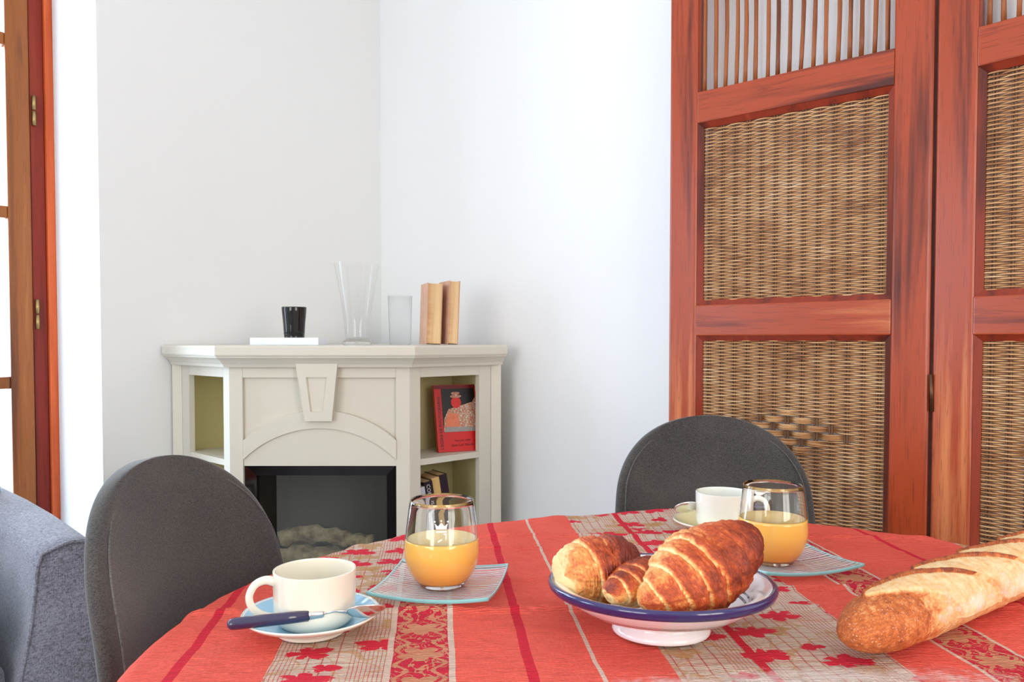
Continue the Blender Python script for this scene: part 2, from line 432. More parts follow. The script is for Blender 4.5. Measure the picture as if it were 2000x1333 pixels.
def tube(name, path, rad, mat, parent=None, n=10, smooth=True, flat=1.0):
    path = [Vector(p) for p in path]; L = len(path); rad = rad if hasattr(rad, '__len__') else [rad] * L
    v = []; f = []; up = None
    for i, p in enumerate(path):
        t = (path[min(i + 1, L - 1)] - path[max(i - 1, 0)]).normalized()
        if up is None: up = t.orthogonal().normalized() if abs(t.z) > .9 else Vector((0, 0, 1))
        s = t.cross(up).normalized(); up = s.cross(t).normalized()
        for k in range(n):
            a = 2 * PI * k / n; v.append(p + s * math.cos(a) * rad[i] + up * math.sin(a) * rad[i] * flat)
    for i in range(L - 1):
        for k in range(n): f.append((i * n + k, i * n + (k + 1) % n, (i + 1) * n + (k + 1) % n, (i + 1) * n + k))
    f.append(tuple(range(n))[::-1]); f.append(tuple((L - 1) * n + k for k in range(n)))
    return pyd(name, v, f, mat, parent, smooth)
def thing(name, label, cat, loc=(0, 0, 0), rz=0, group=None):
    o = bpy.data.objects.new(name, None); COL.objects.link(o); o.empty_display_size = .05
    o.location = loc; o.rotation_euler = (0, 0, rz); return tag(o, label, cat, group)
def tag(o, label=None, cat=None, group=None, kind=None):
    if label: o['label'] = label
    if cat: o['category'] = cat
    if group: o['group'] = group
    if kind: o['kind'] = kind
    return o
def sub(name, parent, loc=(0, 0, 0), rz=0):
    o = bpy.data.objects.new(name, None); COL.objects.link(o); o.parent = parent; o.location = loc; o.rotation_euler = (0, 0, rz); return o
def inroom(o): o.location = (CX, CY, 0); o.rotation_euler = (0, 0, ROT); return o
def struct(o, label=None): tag(o, label, kind='structure'); return o
def text(name, s, size, mat, parent, loc, rot, depth=.0003, align='LEFT'):
    cu = bpy.data.curves.new(name, 'FONT'); cu.body = s; cu.size = size; cu.extrude = depth; cu.align_x = align; cu.resolution_u = 3
    cu.materials.append(mat); t_ = bpy.data.objects.new('t', cu); COL.objects.link(t_); bpy.context.view_layer.update()
    me = bpy.data.meshes.new_from_object(t_); bpy.data.objects.remove(t_)
    o = bpy.data.objects.new(name, me); COL.objects.link(o); o.parent = parent; o.location = loc; o.rotation_euler = rot; return o

# ------------------------------------------------------------------ room shell
A1, B1, HC = 4.8, 5.0, 2.85
T = .47
def wall_with(name, openings, length, along, mat):
    """wall boxes around rectangular openings (s0,s1,z0,z1), s runs along the wall"""
    lst = []; cur = -.1 if along == 'a' else 0
    for s0, s1, z0, z1 in openings:
        lst += [(cur, s0, 0, HC), (s0, s1, z1, HC)]
        if z0 > 0: lst.append((s0, s1, 0, z0))
        cur = s1
    lst.append((cur, length, 0, HC)); return lst
wl = wall_with('wall_left', [(1.0, 2.45, .0, 2.56), (3.0, 4.5, .85, 2.35)], A1 + .1, 'a', None)
struct(inroom(boxes('wall_left', [(s0, s1, -T, 0, z0, z1) for s0, s1, z0, z1 in wl], M_wall)))
struct(inroom(box('wall_right', -.12, 0, 0, B1 + .1, 0, HC, M_wall2)))
wb = wall_with('wall_back', [(.85, 2.35, .5, 2.5)], A1, 'b', None)
wn = wall_with('wall_near', [(1.65, 3.55, .5, 2.5)], B1, 'b', None)  # opening added in the unseen near wall to let the fill in
struct(inroom(boxes('wall_back', [(s0, s1, B1, B1 + .15, z0, z1) for s0, s1, z0, z1 in wb], M_wall)))
struct(inroom(boxes('wall_near', [(A1, A1 + .15, max(0, s0), s1, z0, z1) for s0, s1, z0, z1 in wn], M_wall)))
struct(inroom(box('floor', -.12, A1 + .1, -T, B1 + .1, -.1, 0, M_floor)))
struct(inroom(box('ceiling', -.12, A1 + .1, -T, B1 + .1, HC, HC + .1, M_ceiling)))
struct(inroom(boxes('baseboard_left', [(0, 1.0, 0, .014, 0, .08), (.986, 1.0, -.40, 0, 0, .08), (2.45, A1, 0, .014, 0, .08)], M_base, None, .003)))
struct(inroom(box('baseboard_right', 0, .014, .014, B1, 0, .08, M_base, None, .003)))
# cornice line where ceiling meets walls stays plain

# french door in the recess of wall_left
door = bpy.data.objects.new('door_1', None); COL.objects.link(door); inroom(door); tag(door, kind='structure')
boxes('door_frame', [(1.0, 1.024, -.46, -.40, 0, 2.56), (2.426, 2.45, -.46, -.40, 0, 2.56), (1.024, 2.426, -.46, -.40, 2.535, 2.56)], M_frameorange, door, .003)
boxes('door_rebate', [(1.024, 1.066, -.455, -.415, 0, 2.535), (2.384, 2.426, -.455, -.415, 0, 2.535), (1.066, 2.384, -.455, -.415, 2.49, 2.535)], M_framered, door, .003)
for a0, a1 in ((1.068, 1.724), (1.728, 2.382)):
    leaf = sub('door_leaf', door)
    for q0, q1 in ((a0, a0 + .066), (a1 - .066, a1)): box('stile', q0, q1, -.452, -.408, .02, 2.48, M_doorwood, leaf, .004)
    zs = [.02, .40, .92, 1.46, 2.0, 2.48]
    box('rail', a0 + .066, a1 - .066, -.452, -.408, .02, .16, M_doorwood, leaf, .003)
    box('rail', a0 + .066, a1 - .066, -.452, -.408, 2.40, 2.48, M_doorwood, leaf, .003)
    for zc in (.38, .922, 1.460, 2.0): box('glazing_bar', a0 + .066, a1 - .066, -.448, -.412, zc - .019, zc + .019, M_doorwood, leaf, .003)
    edges = [(.16, .361), (.399, .903), (.941, 1.441), (1.479, 1.981), (2.019, 2.40)]
    for z0, z1 in edges: box('pane', a0 + .066, a1 - .066, -.434, -.430, z0, z1, M_pane, leaf)
for zc in (1.79, 1.14, .45):
    h = tube('hinge', [(1.056, -.405, zc - .047), (1.056, -.405, zc - .002)], .0065, M_brass, door, 10)
    tube('hinge', [(1.056, -.405, zc + .002), (1.056, -.405, zc + .047)], .0065, M_brass, door, 10)
# other windows, out of view, giving daylight; the near-wall one is made-up fill
def window(nm, a0, a1, b0, b1, z0, z1, mull):
    wd = bpy.data.objects.new(nm, None); COL.objects.link(wd); inroom(wd); tag(wd, kind='structure')
    t = .05
    boxes('window_frame', [(a0, a0 + t, b0, b1, z0, z1), (a1 - t, a1, b0, b1, z0, z1), (a0 + t, a1 - t, b0, b1, z0, z0 + t), (a0 + t, a1 - t, b0, b1, z1 - t, z1), ((a0 + a1) / 2 - .03, (a0 + a1) / 2 + .03, b0, b1, z0 + t, z1 - t)], M_doorwood, wd, .004)
    box('pane', a0 + t, (a0 + a1) / 2 - .03, (b0 + b1) / 2 - .002, (b0 + b1) / 2 + .002, z0 + t, z1 - t, M_pane, wd)
    box('pane', (a0 + a1) / 2 + .03, a1 - t, (b0 + b1) / 2 - .002, (b0 + b1) / 2 + .002, z0 + t, z1 - t, M_pane, wd)
    return wd
window('window_1', 3.0, 4.5, -.45, -.41, .85, 2.35, 1)
window('window_2', .85, 2.35, B1 + .05, B1 + .09, .5, 2.5, 1)
w3 = window('added_window', 1.65, 3.55, A1 + .05, A1 + .09, .5, 2.5, 1)  # made-up window, frames the added fill light
w3.rotation_euler = (0, 0, ROT); w3.scale = (1, 1, 1)
for ch in w3.children: ch.data.transform(Matrix(((0, 1, 0, 0), (1, 0, 0, 0), (0, 0, 1, 0), (0, 0, 0, 1)))); ch.data.flip_normals()

# ------------------------------------------------------------------ folding screen
PW = .618
def weave(name, x0, x1, z0, z1, parent, diamond=None):
    nc = max(2, round((x1 - x0) / .0325)); cw = (x1 - x0) / nc
    P = .0042; nr = int((z1 - z0) / P); K = 4
    xs = np.linspace(x0, x1, nc * K + 1); cidx = (xs - x0) / cw - .5        # stake positions at integers 0..nc-1
    rows = np.arange(nr); zc = z0 + (rows + .5) * P
    sgn = np.where((rows[:, None] + np.arange(-1, nc + 1)[None, :]) % 2 == 0, 1., -1.)
    zoff = np.zeros((nr, nc + 2)); amp = np.full((nr, nc + 2), .0040)
    if diamond:
        dc, dz, hw, hh = diamond; G = 4
        for r in range(nr):
            g = r // G; gz = z0 + (g + .5) * G * P
            for c in range(-1, nc + 1):
                if abs(c - dc) / hw + abs(gz - dz) / hh < 1.02:
                    sgn[r, c + 1] = 1. if (g + c) % 2 == 0 else -1.
                    zoff[r, c + 1] = -(zc[r] - gz) * .20; amp[r, c + 1] = .0078
    def interp(tab):
        ci = np.clip(cidx, -.999, nc - .001); i0 = np.floor(ci).astype(int); fr = np.clip((ci - i0 - .2) / .6, 0, 1); fr = .5 - .5 * np.cos(np.pi * fr)
        return tab[:, i0 + 1] * (1 - fr) + tab[:, np.minimum(i0 + 2, nc + 1)] * fr
    y = -interp(sgn * amp); z = zc[:, None] + interp(zoff) + rng.normal(0, .00018, (nr, 1))
    X = np.broadcast_to(xs, z.shape); hz, hy = .00185, .0014
    V = np.stack([np.stack([X, y + dy, z + dz], -1) for dy, dz in ((-hy, 0), (0, hz), (hy, 0), (0, -hz))], 2)  # nr, nx, 4, 3
    nx = len(xs); idx = np.arange(nr * nx * 4).reshape(nr, nx, 4)
    q = [np.stack([idx[:, :-1, k], idx[:, 1:, k], idx[:, 1:, (k + 1) % 4], idx[:, :-1, (k + 1) % 4]], -1).reshape(-1, 4) for k in range(4)]
    o = fromnp(name, V.reshape(-1, 3), np.concatenate(q)[:, ::-1], M_rattan, parent, True); o['kind'] = 'stuff'
    bm = bmesh.new()
    for c in range(nc):
        xc = x0 + (c + .5) * cw
        for dx in (-.0032, .0032):
            r = bmesh.ops.create_cone(bm, segments=6, radius1=.0024, radius2=.0024, depth=z1 - z0)
            bmesh.ops.translate(bm, vec=(xc + dx, .0003, (z0 + z1) / 2), verts=r['verts'])
    me = bpy.data.meshes.new('stakes'); bm.to_mesh(me); bm.free(); so = link('stakes', me, M_stake, parent, True); so['kind'] = 'stuff'
    return o
def screen_panel(parent, loc, rz, seed):
    random.seed(seed)
    p = sub('screen_panel', parent, loc, rz); y0, y1 = -.017, .017; xl, xr = .080, .538
    box('stile', .003, xl, y0, y1, .0, 2.06, M_woodV, p, .007, 3)
    box('stile', xr, PW - .003, y0, y1, .0, 2.06, M_woodV, p, .007, 3)
    yr0, yr1 = y0 + .001, y1 - .001
    rails = [(.10, .20), (1.069, 1.1445), (1.592, 1.668), (1.97, 2.045)]
    for z0, z1 in rails: box('rail', xl - .001, xr + .001, yr0, yr1, z0, z1, M_woodH, p, .003)
    for z0, z1 in ((.20, 1.069), (1.1445, 1.592)):
        b = .013                                             # sloping bead round each opening
        bm = bmesh.new(); o_ = [(xl, z0), (xr, z0), (xr, z1), (xl, z1)]; i_ = [(xl + b, z0 + b), (xr - b, z0 + b), (xr - b, z1 - b), (xl + b, z1 - b)]
        rings = [[bm.verts.new((x, yy, z)) for x, z in ring] for ring, yy in ((o_, -.013), (i_, -.004), (i_, .004), (o_, .013))]
        for A, B in ((0, 1), (1, 2), (2, 3), (3, 0)):
            for k in range(4): bm.faces.new((rings[A][k], rings[A][(k + 1) % 4], rings[B][(k + 1) % 4], rings[B][k]))
        bmesh.ops.recalc_face_normals(bm, faces=bm.faces[:])
        me = bpy.data.meshes.new('bead'); bm.to_mesh(me); bm.free(); link('bead', me, M_woodV2, p)
    weave('upper_weave', xl + .010, xr - .010, 1.1445 + .010, 1.592 - .010, p)
    weave('lower_weave', xl + .010, xr - .010, .20 + .010, 1.069 - .010, p, (6, .842, 4.1, .060))
    ns = 17
    for i in range(ns):
        x = xl + .012 + (xr - xl - .03) * i / (ns - 1) + random.uniform(-.0015, .0015); bend = random.uniform(-.004, .006) * (1.4 if i > 7 else .6)
        yy = random.uniform(-.003, .003)
        tube('spindle', [(x + bend * math.sin(PI * k / 6) + random.uniform(-.0004, .0004), yy, 1.666 + .306 * k / 6) for k in range(7)], [.0052 * random.uniform(.9, 1.08) for _ in range(7)], M_spindle, p, 8)
    return p
SX, SY = .4071, 2.10; ang1 = math.atan2(-.6664, .7455); ang2 = math.atan2(-.7761, .6306)
scr = thing('folding_screen', 'reddish wooden folding screen with woven rattan panels standing by the right wall', 'folding screen', (SX, SY, 0))
screen_panel(scr, (0, 0, 0), ang1, 3)
hx, hy = PW * .7455 + .002, -PW * .6664 - .002
screen_panel(scr, (hx, hy, 0), ang2, 5)
for zc in (.95, 1.9, .3): tube('hinge', [(hx - .010, hy - .0140, zc - .038), (hx - .014, hy - .0140, zc + .038)], .0038, M_hinge, scr, 8)

# ------------------------------------------------------------------ corner fireplace
FX, FY = -.54, 2.295
fp = thing('corner_fireplace', 'cream painted electric corner fireplace with side shelves and arched front', 'fireplace', (FX, FY, 0))
hw = .253
box('front_stile', -hw, -.216, 0, .02, .0, .99, M_cream, fp, .0015); box('front_stile', .214, hw, 0, .02, .0, .99, M_cream, fp, .0015)
box('frieze_rail', -.216, .214, 0, .018, .9517, .99, M_cream, fp, .0015)
box('recessed_panel', -.216, .214, .012, .02, .70, .9517, M_cream, fp)
def arc(x, xe, zp): # circular arc through (±.215, xe) with peak zp
    c = .215; h = zp - xe; r = (c * c + h * h) / (2 * h); return zp - r + math.sqrt(max(0, r * r - x * x))
xs = [(-.215 + .43 * i / 32) for i in range(33)]
pts = [(x, arc(x, .776, .860)) for x in xs] + [(x, arc(x, .722, .810)) for x in reversed(xs)]
def strip(name, top, bot, y0, y1, mat, parent):
    n = len(top); v = [(p[0], y, p[1]) for y in (y0, y1) for p in top + bot]; k = 2 * n; f = []
    for i in range(n - 1):
        f += [(i, i + 1, n + i + 1, n + i), (k + i, k + n + i, k + n + i + 1, k + i + 1), (i, k + i, k + i + 1, i + 1), (n + i, n + i + 1, k + n + i + 1, k + n + i)]
    f += [(0, n, k + n, k), (n - 1, k + n - 1, k + 2 * n - 1, 2 * n - 1)]
    o = pyd(name, v, f, mat, parent); return o
strip('arch', [(x, arc(x, .776, .860)) for x in xs], [(x, arc(x, .722, .810)) for x in xs], -.004, .016, M_cream, fp)
strip('lower_panel', [(x, arc(x, .722, .810)) for x in xs], [(x, .703) for x in xs], .003, .018, M_cream, fp)
# keystone
kz0, kz1 = .832, .992
kf = [(-.036, kz0), (.039, kz0), (.056, kz1), (-.060, kz1)]; ki = [(-.020, kz0 + .026), (.0145, kz0 + .026), (.026, kz1 - .038), (-.032, kz1 - .038)]
bm = bmesh.new(); R_ = [[bm.verts.new((x, y, z)) for x, z in ring] for ring, y in ((kf, .015), (kf, -.026), (ki, -.026), ([(x * .86, z) for x, z in ki], -.019))]
for a, b in ((0, 1), (1, 2), (2, 3)):
    for k in range(4): bm.faces.new((R_[a][k], R_[a][(k + 1) % 4], R_[b][(k + 1) % 4], R_[b][k]))
bm.faces.new(R_[3]); bm.faces.new(R_[0][::-1]); bmesh.ops.recalc_face_normals(bm, faces=bm.faces[:])
me = bpy.data.meshes.new('keystone'); bm.to_mesh(me); bm.free(); link('keystone', me, M_cream, fp)
# side cabinets
for side in (-1, 1):
    c = sub('side_cabinet', fp, (side * hw, 0, 0), math.radians(45) if side > 0 else math.radians(135))
    e = .314; sg = 1 if side > 0 else -1                      # local x runs along the face, inward is +y (right) or -y (left)
    def bx(nm, x0, x1, y0, y1, z0, z1, mat, bv=.0012):
        ys = sorted((sg * y0, sg * y1)); return box(nm, x0, x1, ys[0], ys[1], z0, z1, mat, c, bv)
    bx('stile', 0.001, .038, 0, .018, 0, .99, M_cream); bx('stile', .2655, e, 0, .018, 0, .99, M_cream)
    bx('rail', .038, .2655, 0, .018, .952, .99, M_cream); bx('rail', .038, .2655, 0, .018, 0, .10, M_cream)
    bx('shelf', .038, .2655, .002, .019, .700, .718, M_cream); bx('shelf', .038, .300, .019, .165, .700, .718, M_cream); bx('shelf', .038, .2655, .002, .165, .392, .410, M_cream)
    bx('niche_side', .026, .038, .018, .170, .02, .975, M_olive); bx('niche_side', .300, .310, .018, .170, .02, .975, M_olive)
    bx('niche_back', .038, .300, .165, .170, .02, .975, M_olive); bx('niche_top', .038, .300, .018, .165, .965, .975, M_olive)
    sx = sorted((side * .475, side * .506)); box('corner_strip', sx[0], sx[1], .2225, .24, 0, .99, M_cream, fp, .002)
# mantel shelf: pentagon with moulded edge
def pent(d, back=0):
    k = d * math.tan(PI / 8); ex = .500 + d * .5
    L = hw + k + d * 0; fy = -d; ey = fy + (ex - L)
    return [(-L, fy), (L, fy), (ex, ey), (ex, .236), (.02, .742), (-.02, .722), (-ex, .232), (-ex, ey)]
lay = [(.020, .982), (.024, .990), (.034, 1.000), (.040, 1.0045), (.047, 1.009), (.047, 1.0115), (.050, 1.013), (.052, 1.017), (.052, 1.037), (.050, 1.0415), (.046, 1.043)]
bm = bmesh.new(); rg = [[bm.verts.new((x, y, z)) for x, y in pent(d)] for d, z in lay]
for a, b in zip(rg, rg[1:]):
    for k in range(8): bm.faces.new((a[k], a[(k + 1) % 8], b[(k + 1) % 8], b[k]))
bm.faces.new(rg[0][::-1]); bm.faces.new(rg[-1]); bmesh.ops.recalc_face_normals(bm, faces=bm.faces[:])
me = bpy.data.meshes.new('mantel_shelf'); bm.to_mesh(me); bm.free(); link('mantel_shelf', me, M_cream, fp)
# fire insert
ins = sub('fire_insert', fp)
fr = .030
bm = bmesh.new(); o_ = [(-.216, .055), (.214, .055), (.214, .703), (-.216, .703)]; i_ = [(-.216 + fr, .055 + fr), (.214 - fr, .055 + fr), (.214 - fr, .703 - fr), (-.216 + fr, .703 - fr)]
rr = [[bm.verts.new((x, y, z)) for x, z in ring] for ring, y in ((o_, .045), (o_, .012), ([(x * .985, z) for x, z in o_], .010), (i_, .022), (i_, .045))]
for a in range(4):
    for k in range(4): bm.faces.new((rr[a][k], rr[a][(k + 1) % 4], rr[a + 1][(k + 1) % 4], rr[a + 1][k]))
bmesh.ops.recalc_face_normals(bm, faces=bm.faces[:]); me = bpy.data.meshes.new('insert_frame'); bm.to_mesh(me); bm.free(); link('insert_frame', me, M_blackgloss, ins)
box('insert_glass', -.186, .184, .026, .029, .085, .673, M_fireglass, ins)
_fo = [(-.20, .045), (-.128, .150), (.128, .150), (.20, .045)]; _fi = [(.195, .045), (.125, .145), (-.125, .145), (-.195, .045)]
prism('firebox', _fo + _fi, .055, .69, M_firebox, ins, 'xy')
prism('firebox_floor', _fo, .055, .33, M_firebox, ins, 'xy')
def log(path, r, seed):
    random.seed(seed); P_ = smoothprof(path, 6)
    o = tube('log', P_, [r * random.uniform(.82, 1.15) for _ in P_], M_log, ins, 14)
    for v in o.data.vertices: v.co += v.co.normalized() * 0 + Vector(mnoise.noise_vector(v.co * 40)) * .006
    return o
log([(-.14, .085, .475), (-.05, .10, .490), (.05, .095, .474), (.13, .09, .458)], .024, 1)
log([(-.17, .066, .425), (-.06, .070, .432), (.04, .072, .420), (.165, .066, .43)], .026, 2)
log([(-.10, .115, .40), (0, .115, .43), (.10, .115, .40)], .022, 3)
log([(-.17, .07, .365), (-.02, .08, .36), (.17, .07, .37)], .028, 4)
log([(-.05, .115, .47), (-.08, .118, .44), (-.10, .118, .38)], .016, 5)

# things on the mantel
MZ = 1.043
tag(box('white_box', -.766, -.566, 2.395, 2.515, MZ, MZ + .0215, M_white, None, .001), 'flat white box lying under the black candle glass', 'box')
cg = thing('candle_glass', 'small black glossy candle glass standing on the flat white box', 'candle', (-.648, 2.44, MZ + .0215))
lathe('holder', smoothprof([(0, .001), (.027, .001), (.0295, .004), (.0325, .045), (.0362, .086), (.0345, .086), (.031, .045), (.028, .012), (0, .011)], 4), M_blackgloss, cg, 48)
lathe('wax', [(0, .05), (.0305, .05), (.0305, .012), (0, .012)], M_black, cg, 32)
va = thing('flared_vase', 'tall clear glass vase with flared rim standing on the mantel', 'vase', (-.457, 2.42, MZ))
lathe('body', smoothprof([(.0660, .240), (.055, .18), (.044, .11), (.037, .055), (.0345, .024), (.030, .022), (0, .021)], 5)[:-1] + [(0, .021)], M_vaseglass, va, 64)
lathe('foot', smoothprof([(0, .020), (.030, .020), (.036, .017), (.0425, .010), (.0425, .003), (.038, 0), (0, 0)], 4), M_glass, va, 64)
hc = thing('straight_glass', 'faint straight clear glass behind the vase near the room corner', 'glass', (-.345, 2.53, MZ))
lathe('body', [(.038, .150), (.0375, .1505), (.033, .006), (.031, .0), (0, 0)], M_vaseglass, hc, 48)
def book(name, label, w_, h, t, loc, rot, cov, pg, group=None):
    """spine away from the viewer along +y, fore-edge at -y; thickness t along x"""
    b = thing(name, label, 'book', loc, 0, group); b.rotation_euler = rot
    box('pages', -t / 2 + .0015, t / 2 - .0015, -w_ / 2 + .002, w_ / 2 - .003, .002, h - .002, pg, b, .0008)
    boxes('cover', [(-t / 2, -t / 2 + .0012, -w_ / 2, w_ / 2, 0, h), (t / 2 - .0012, t / 2, -w_ / 2, w_ / 2, 0, h), (-t / 2, t / 2, w_ / 2 - .002, w_ / 2, 0, h)], cov, b)
    return b
book('paperback', 'thick yellowed paperback, left of the two on the mantel', .11, .180, .044, (-.246, 2.455, MZ + .002), (0, math.radians(2), math.radians(17)), M_bookcover, M_pages)
book('paperback', 'thinner taller yellowed paperback, right of the two on the mantel', .11, .187, .032, (-.195, 2.462, MZ + .002), (0, math.radians(2.5), math.radians(22)), M_bookcover, M_pages)

# right cabinet contents; frame of the right cabinet face
def cabw(s, d, z): return (FX + hw + s * R2 - d * R2, FY + s * R2 + d * R2, z)
rb = thing('red_book', 'large red book with a portrait on its cover, upright in the right niche', 'book', cabw(.224, .042, .719), 0)
rb.rotation_euler = (math.radians(-12), 0, math.radians(26))
bw, bh = .138, .205
box('pages', -bw / 2 + .003, bw / 2 - .003, .002, .012, .002, bh - .002, M_pages, rb)
boxes('cover', [(-bw / 2, bw / 2, 0, .002, 0, bh), (-bw / 2, bw / 2, .012, .014, 0, bh), (-bw / 2, -bw / 2 + .002, .002, .012, 0, bh)], M_redbook, rb)
def flat(name, pts, y, mat, d=.0004): return prism(name, pts, y - d, y + .0003, mat, rb)
x0, x1 = -bw / 2 + .022, bw / 2 - .006
flat('dark_border', [(-bw / 2 + .001, bh - .012), (bw / 2 - .001, bh - .012), (bw / 2 - .001, bh - .001), (-bw / 2 + .001, bh - .001)], -.0004, M_darkred)
flat('portrait_print', [(x0, .060), (x1, .060), (x1, bh - .012), (x0, bh - .012)], -.0004, M_blackprint)
flat('figure_print', [(x0, .062), (x1, .062), (x1, .165), (x0 + .10, .150), (x0 + .06, .140), (x0 + .02, .130), (x0 + .004, .10)], -.0009, M_silver)
flat('figure_print', [(x0 + .006, .075), (x0 + .055, .075), (x0 + .05, .115), (x0 + .016, .118)], -.0014, M_peach)
flat('figure_print', [(x0, .060), (x1, .060), (x1 - .01, .073), (x0 + .01, .076)], -.0018, M_greyprint)
ell = lambda cx, cz, rx, rz, n=20: [(cx + rx * math.cos(2 * PI * k / n), cz + rz * math.sin(2 * PI * k / n)) for k in range(n)]
flat('face_print', ell(x0 + .046, .150, .0165, .018), -.0019, M_face)
flat('hat_print', ell(x0 + .046, .169, .0185, .005), -.0023, M_silver); flat('hat_print', ell(x0 + .046, .178, .014, .0045), -.0023, M_silver)
text('cover_title', "L'ECOLE DE PHOTOGRAPHIE", .0125, M_blackprint, rb, (-bw / 2 + .017, -.0008, .008), (PI / 2, -PI / 2, 0))
text('cover_text', 'Paris de 1900', .0095, M_darkred, rb, (.012, -.0008, .030), (PI / 2, 0, 0), align='CENTER'); text('cover_text', 'Jean-Luc Martin', .0115, M_darkred, rb, (.012, -.0008, .016), (PI / 2, 0, 0), align='CENTER')
# leaning books on the lower shelf
zz = .411
specs = [('slim white spined book leaning on the lower right shelf', .016, .222, M_spine_white, 0), ('black spined book with pale letters leaning on the lower right shelf', .028, .236, M_spine_black, 1), ('tan spined book leaning on the lower right shelf', .026, .244, M_spine_tan, 0), ('dark purple spined book, rightmost on the lower right shelf', .028, .250, M_spine_purple, 0)]
sp = .090
for i, (lab, t, h, mt, tx) in enumerate(specs):
    b = thing('leaning_book', lab, 'book', cabw(sp + t / 2, .048 + .0 * i, zz + .0035), 0, 'books leaning on the lower right shelf')
    b.rotation_euler = (0, math.radians(-9), math.radians(33)); sp += t + .0018
    box('pages', -t / 2 + .0012, t / 2 - .0012, -.038, .048, .002, h - .002, M_pages, b)
    boxes('cover', [(-t / 2, -t / 2 + .001, -.04, .05, 0, h), (t / 2 - .001, t / 2, -.04, .05, 0, h), (-t / 2, t / 2, -.04, -.038, 0, h)], mt, b)
    if tx: text('spine_title', 'CORPUS', .016, M_spine_white, b, (-.006, -.0404, h - .008), (PI / 2, PI / 2, 0))

# ------------------------------------------------------------------ sofa
so = thing('sofa', 'grey fabric sofa with thick padded arm in front of the french door', 'sofa'); inroom(so)
def arm(a_in, a_out, nm='arm'):
    d = 1 if a_in > a_out else -1
    prof = [(a_out, .05), (a_out, .30), (a_out, .60), (a_out + d * .003, .632), (a_out + d * .014, .648), (a_out + d * .05, .650), (a_in - d * .03, .642), (a_in - d * .008, .633), (a_in, .61), (a_in + d * .012, .5), (a_in + d * .035, .38), (a_in + d * .05, .25), (a_in + d * .055, .05)]
    bs = [.745, .742, .735, .70, .5, .3, .06]; bm = bmesh.new(); rings = []
    for i, b in enumerate(bs):
        k = {0: .97, 1: .99}.get(i, 1.0); lift = .022 * max(0, min(1, (.74 - b) / .35)) ** .8 + (0 if i else -.004)
        cx_, cz = (a_in + a_out) / 2, .35
        rings.append([bm.verts.new((cx_ + (x - cx_) * k, b, (z + (lift * (z > .4)) if z > .06 else z) * (1 if k == 1 else (k if z > .5 else 1)))) for x, z in prof])
    n = len(prof)
    for p, q in zip(rings, rings[1:]):
        for k in range(n): bm.faces.new((p[k], p[(k + 1) % n], q[(k + 1) % n], q[k]))
    bm.faces.new(rings[0]); bm.faces.new(rings[-1][::-1]); bmesh.ops.recalc_face_normals(bm, faces=bm.faces[:])
    me = bpy.data.meshes.new(nm); bm.to_mesh(me); bm.free(); o = link(nm, me, M_sofa, so, True)
    m_ = o.modifiers.new('b', 'BEVEL'); m_.width = .006; m_.segments = 2; m_.limit_method = 'ANGLE'; m_.angle_limit = math.radians(50)
    o.data.polygons.foreach_set('use_smooth', [True] * len(o.data.polygons))
    tube('arm_piping', [(x, .744, z) for x, z in prof[1:-1]], .0035, M_sofa, so, 8)
arm(1.372, 1.262); arm(2.885, 3.005)
box('base', 1.41, 2.87, .10, .70, .08, .28, M_sofa, so, .02, 3)
for q0, q1 in ((1.42, 2.138), (2.142, 2.86)): box('seat_cushion', q0, q1, .16, .72, .282, .422, M_sofa, so, .035, 4)
box('backrest', 1.30, 2.98, .03, .20, .08, .78, M_sofa, so, .05, 4)
for q in (1.33, 2.95):
    for b in (.12, .68): tube('foot', [(q, b, 0), (q, b, .055)], [.018, .022], M_table, so, 12)
pl = thing('throw_pillow', 'low dark cushion on the sofa seat against the arm', 'pillow'); inroom(pl)
bm = bmesh.new(); bmesh.ops.create_uvsphere(bm, u_segments=32, v_segments=20, radius=1)
for v in bm.verts:
    x, y, z = v.co; q = (abs(x) ** 3.2 + abs(z) ** 3.2) ** (1 / 3.2) if (x or z) else 0; L_ = math.hypot(x, z) or 1
    f_ = L_ / max(q, 1e-6); v.co = Vector((x * f_ * .17, y * .075 * (1 - .5 * L_ ** 4), z * f_ * .17))
me = bpy.data.meshes.new('pillow_body'); bm.to_mesh(me); bm.free(); po = link('pillow_body', me, M_pillow, pl, True)
po.location = (1.488, .585, .505); po.rotation_euler = (0, 0, math.radians(90)); po.scale = (.95, .95, .50)

# ------------------------------------------------------------------ chairs
def chair_mesh():
    # centre path (y forward -> back, z up), half width
    path = [(y, z, None) for y, z in smoothprof([(-.235, .435), (-.20, .455), (-.08, .452), (.06, .440), (.145, .452), (.190, .50), (.212, .58), (.228, .68), (.2335, .715)], 2)]
    for i in range(1, 9):
        th = PI / 2 * i / 8; dz = math.sin(th) ** (2 / 2.25); z = .715 + .182 * dz
        path.append((.2335 + .040 * dz + .004 * dz * dz, z, max(.010, math.cos(th) ** (2 / 2.25)) if i < 8 else .07))
    L = len(path); V = []; F = []; na = 11
    for i, (y, z, wf) in enumerate(path):
        u = i / (L - 1)
        if z < .56: W = .205 + .02 * math.sin(min(1, u / .45) * PI); W *= (1 - .16 * max(0, 1 - u / .07))
        else: W = .211 - .008 * min(1, (z - .56) / .155)
        if wf is not None: W = .203 * wf
        W0 = .215; back = min(1, max(0, (z - .46) / .15))
        for k in range(na):
            s = (k / (na - 1) - .5) * 2; x = s * W; q = (x / W0) ** 2
            V.append((x, y - back * .045 * q, z + (1 - back) * .018 * q))
    for i in range(L - 1):
        for k in range(na - 1): F.append((i * na + k, i * na + k + 1, (i + 1) * na + k + 1, (i + 1) * na + k))
    border = [i * na for i in range(L)] + [(L - 1) * na + k for k in range(1, na)] + [i * na + na - 1 for i in range(L - 2, -1, -1)]
    return V, F, [V[i] for i in border]
CV, CF, CB = chair_mesh()
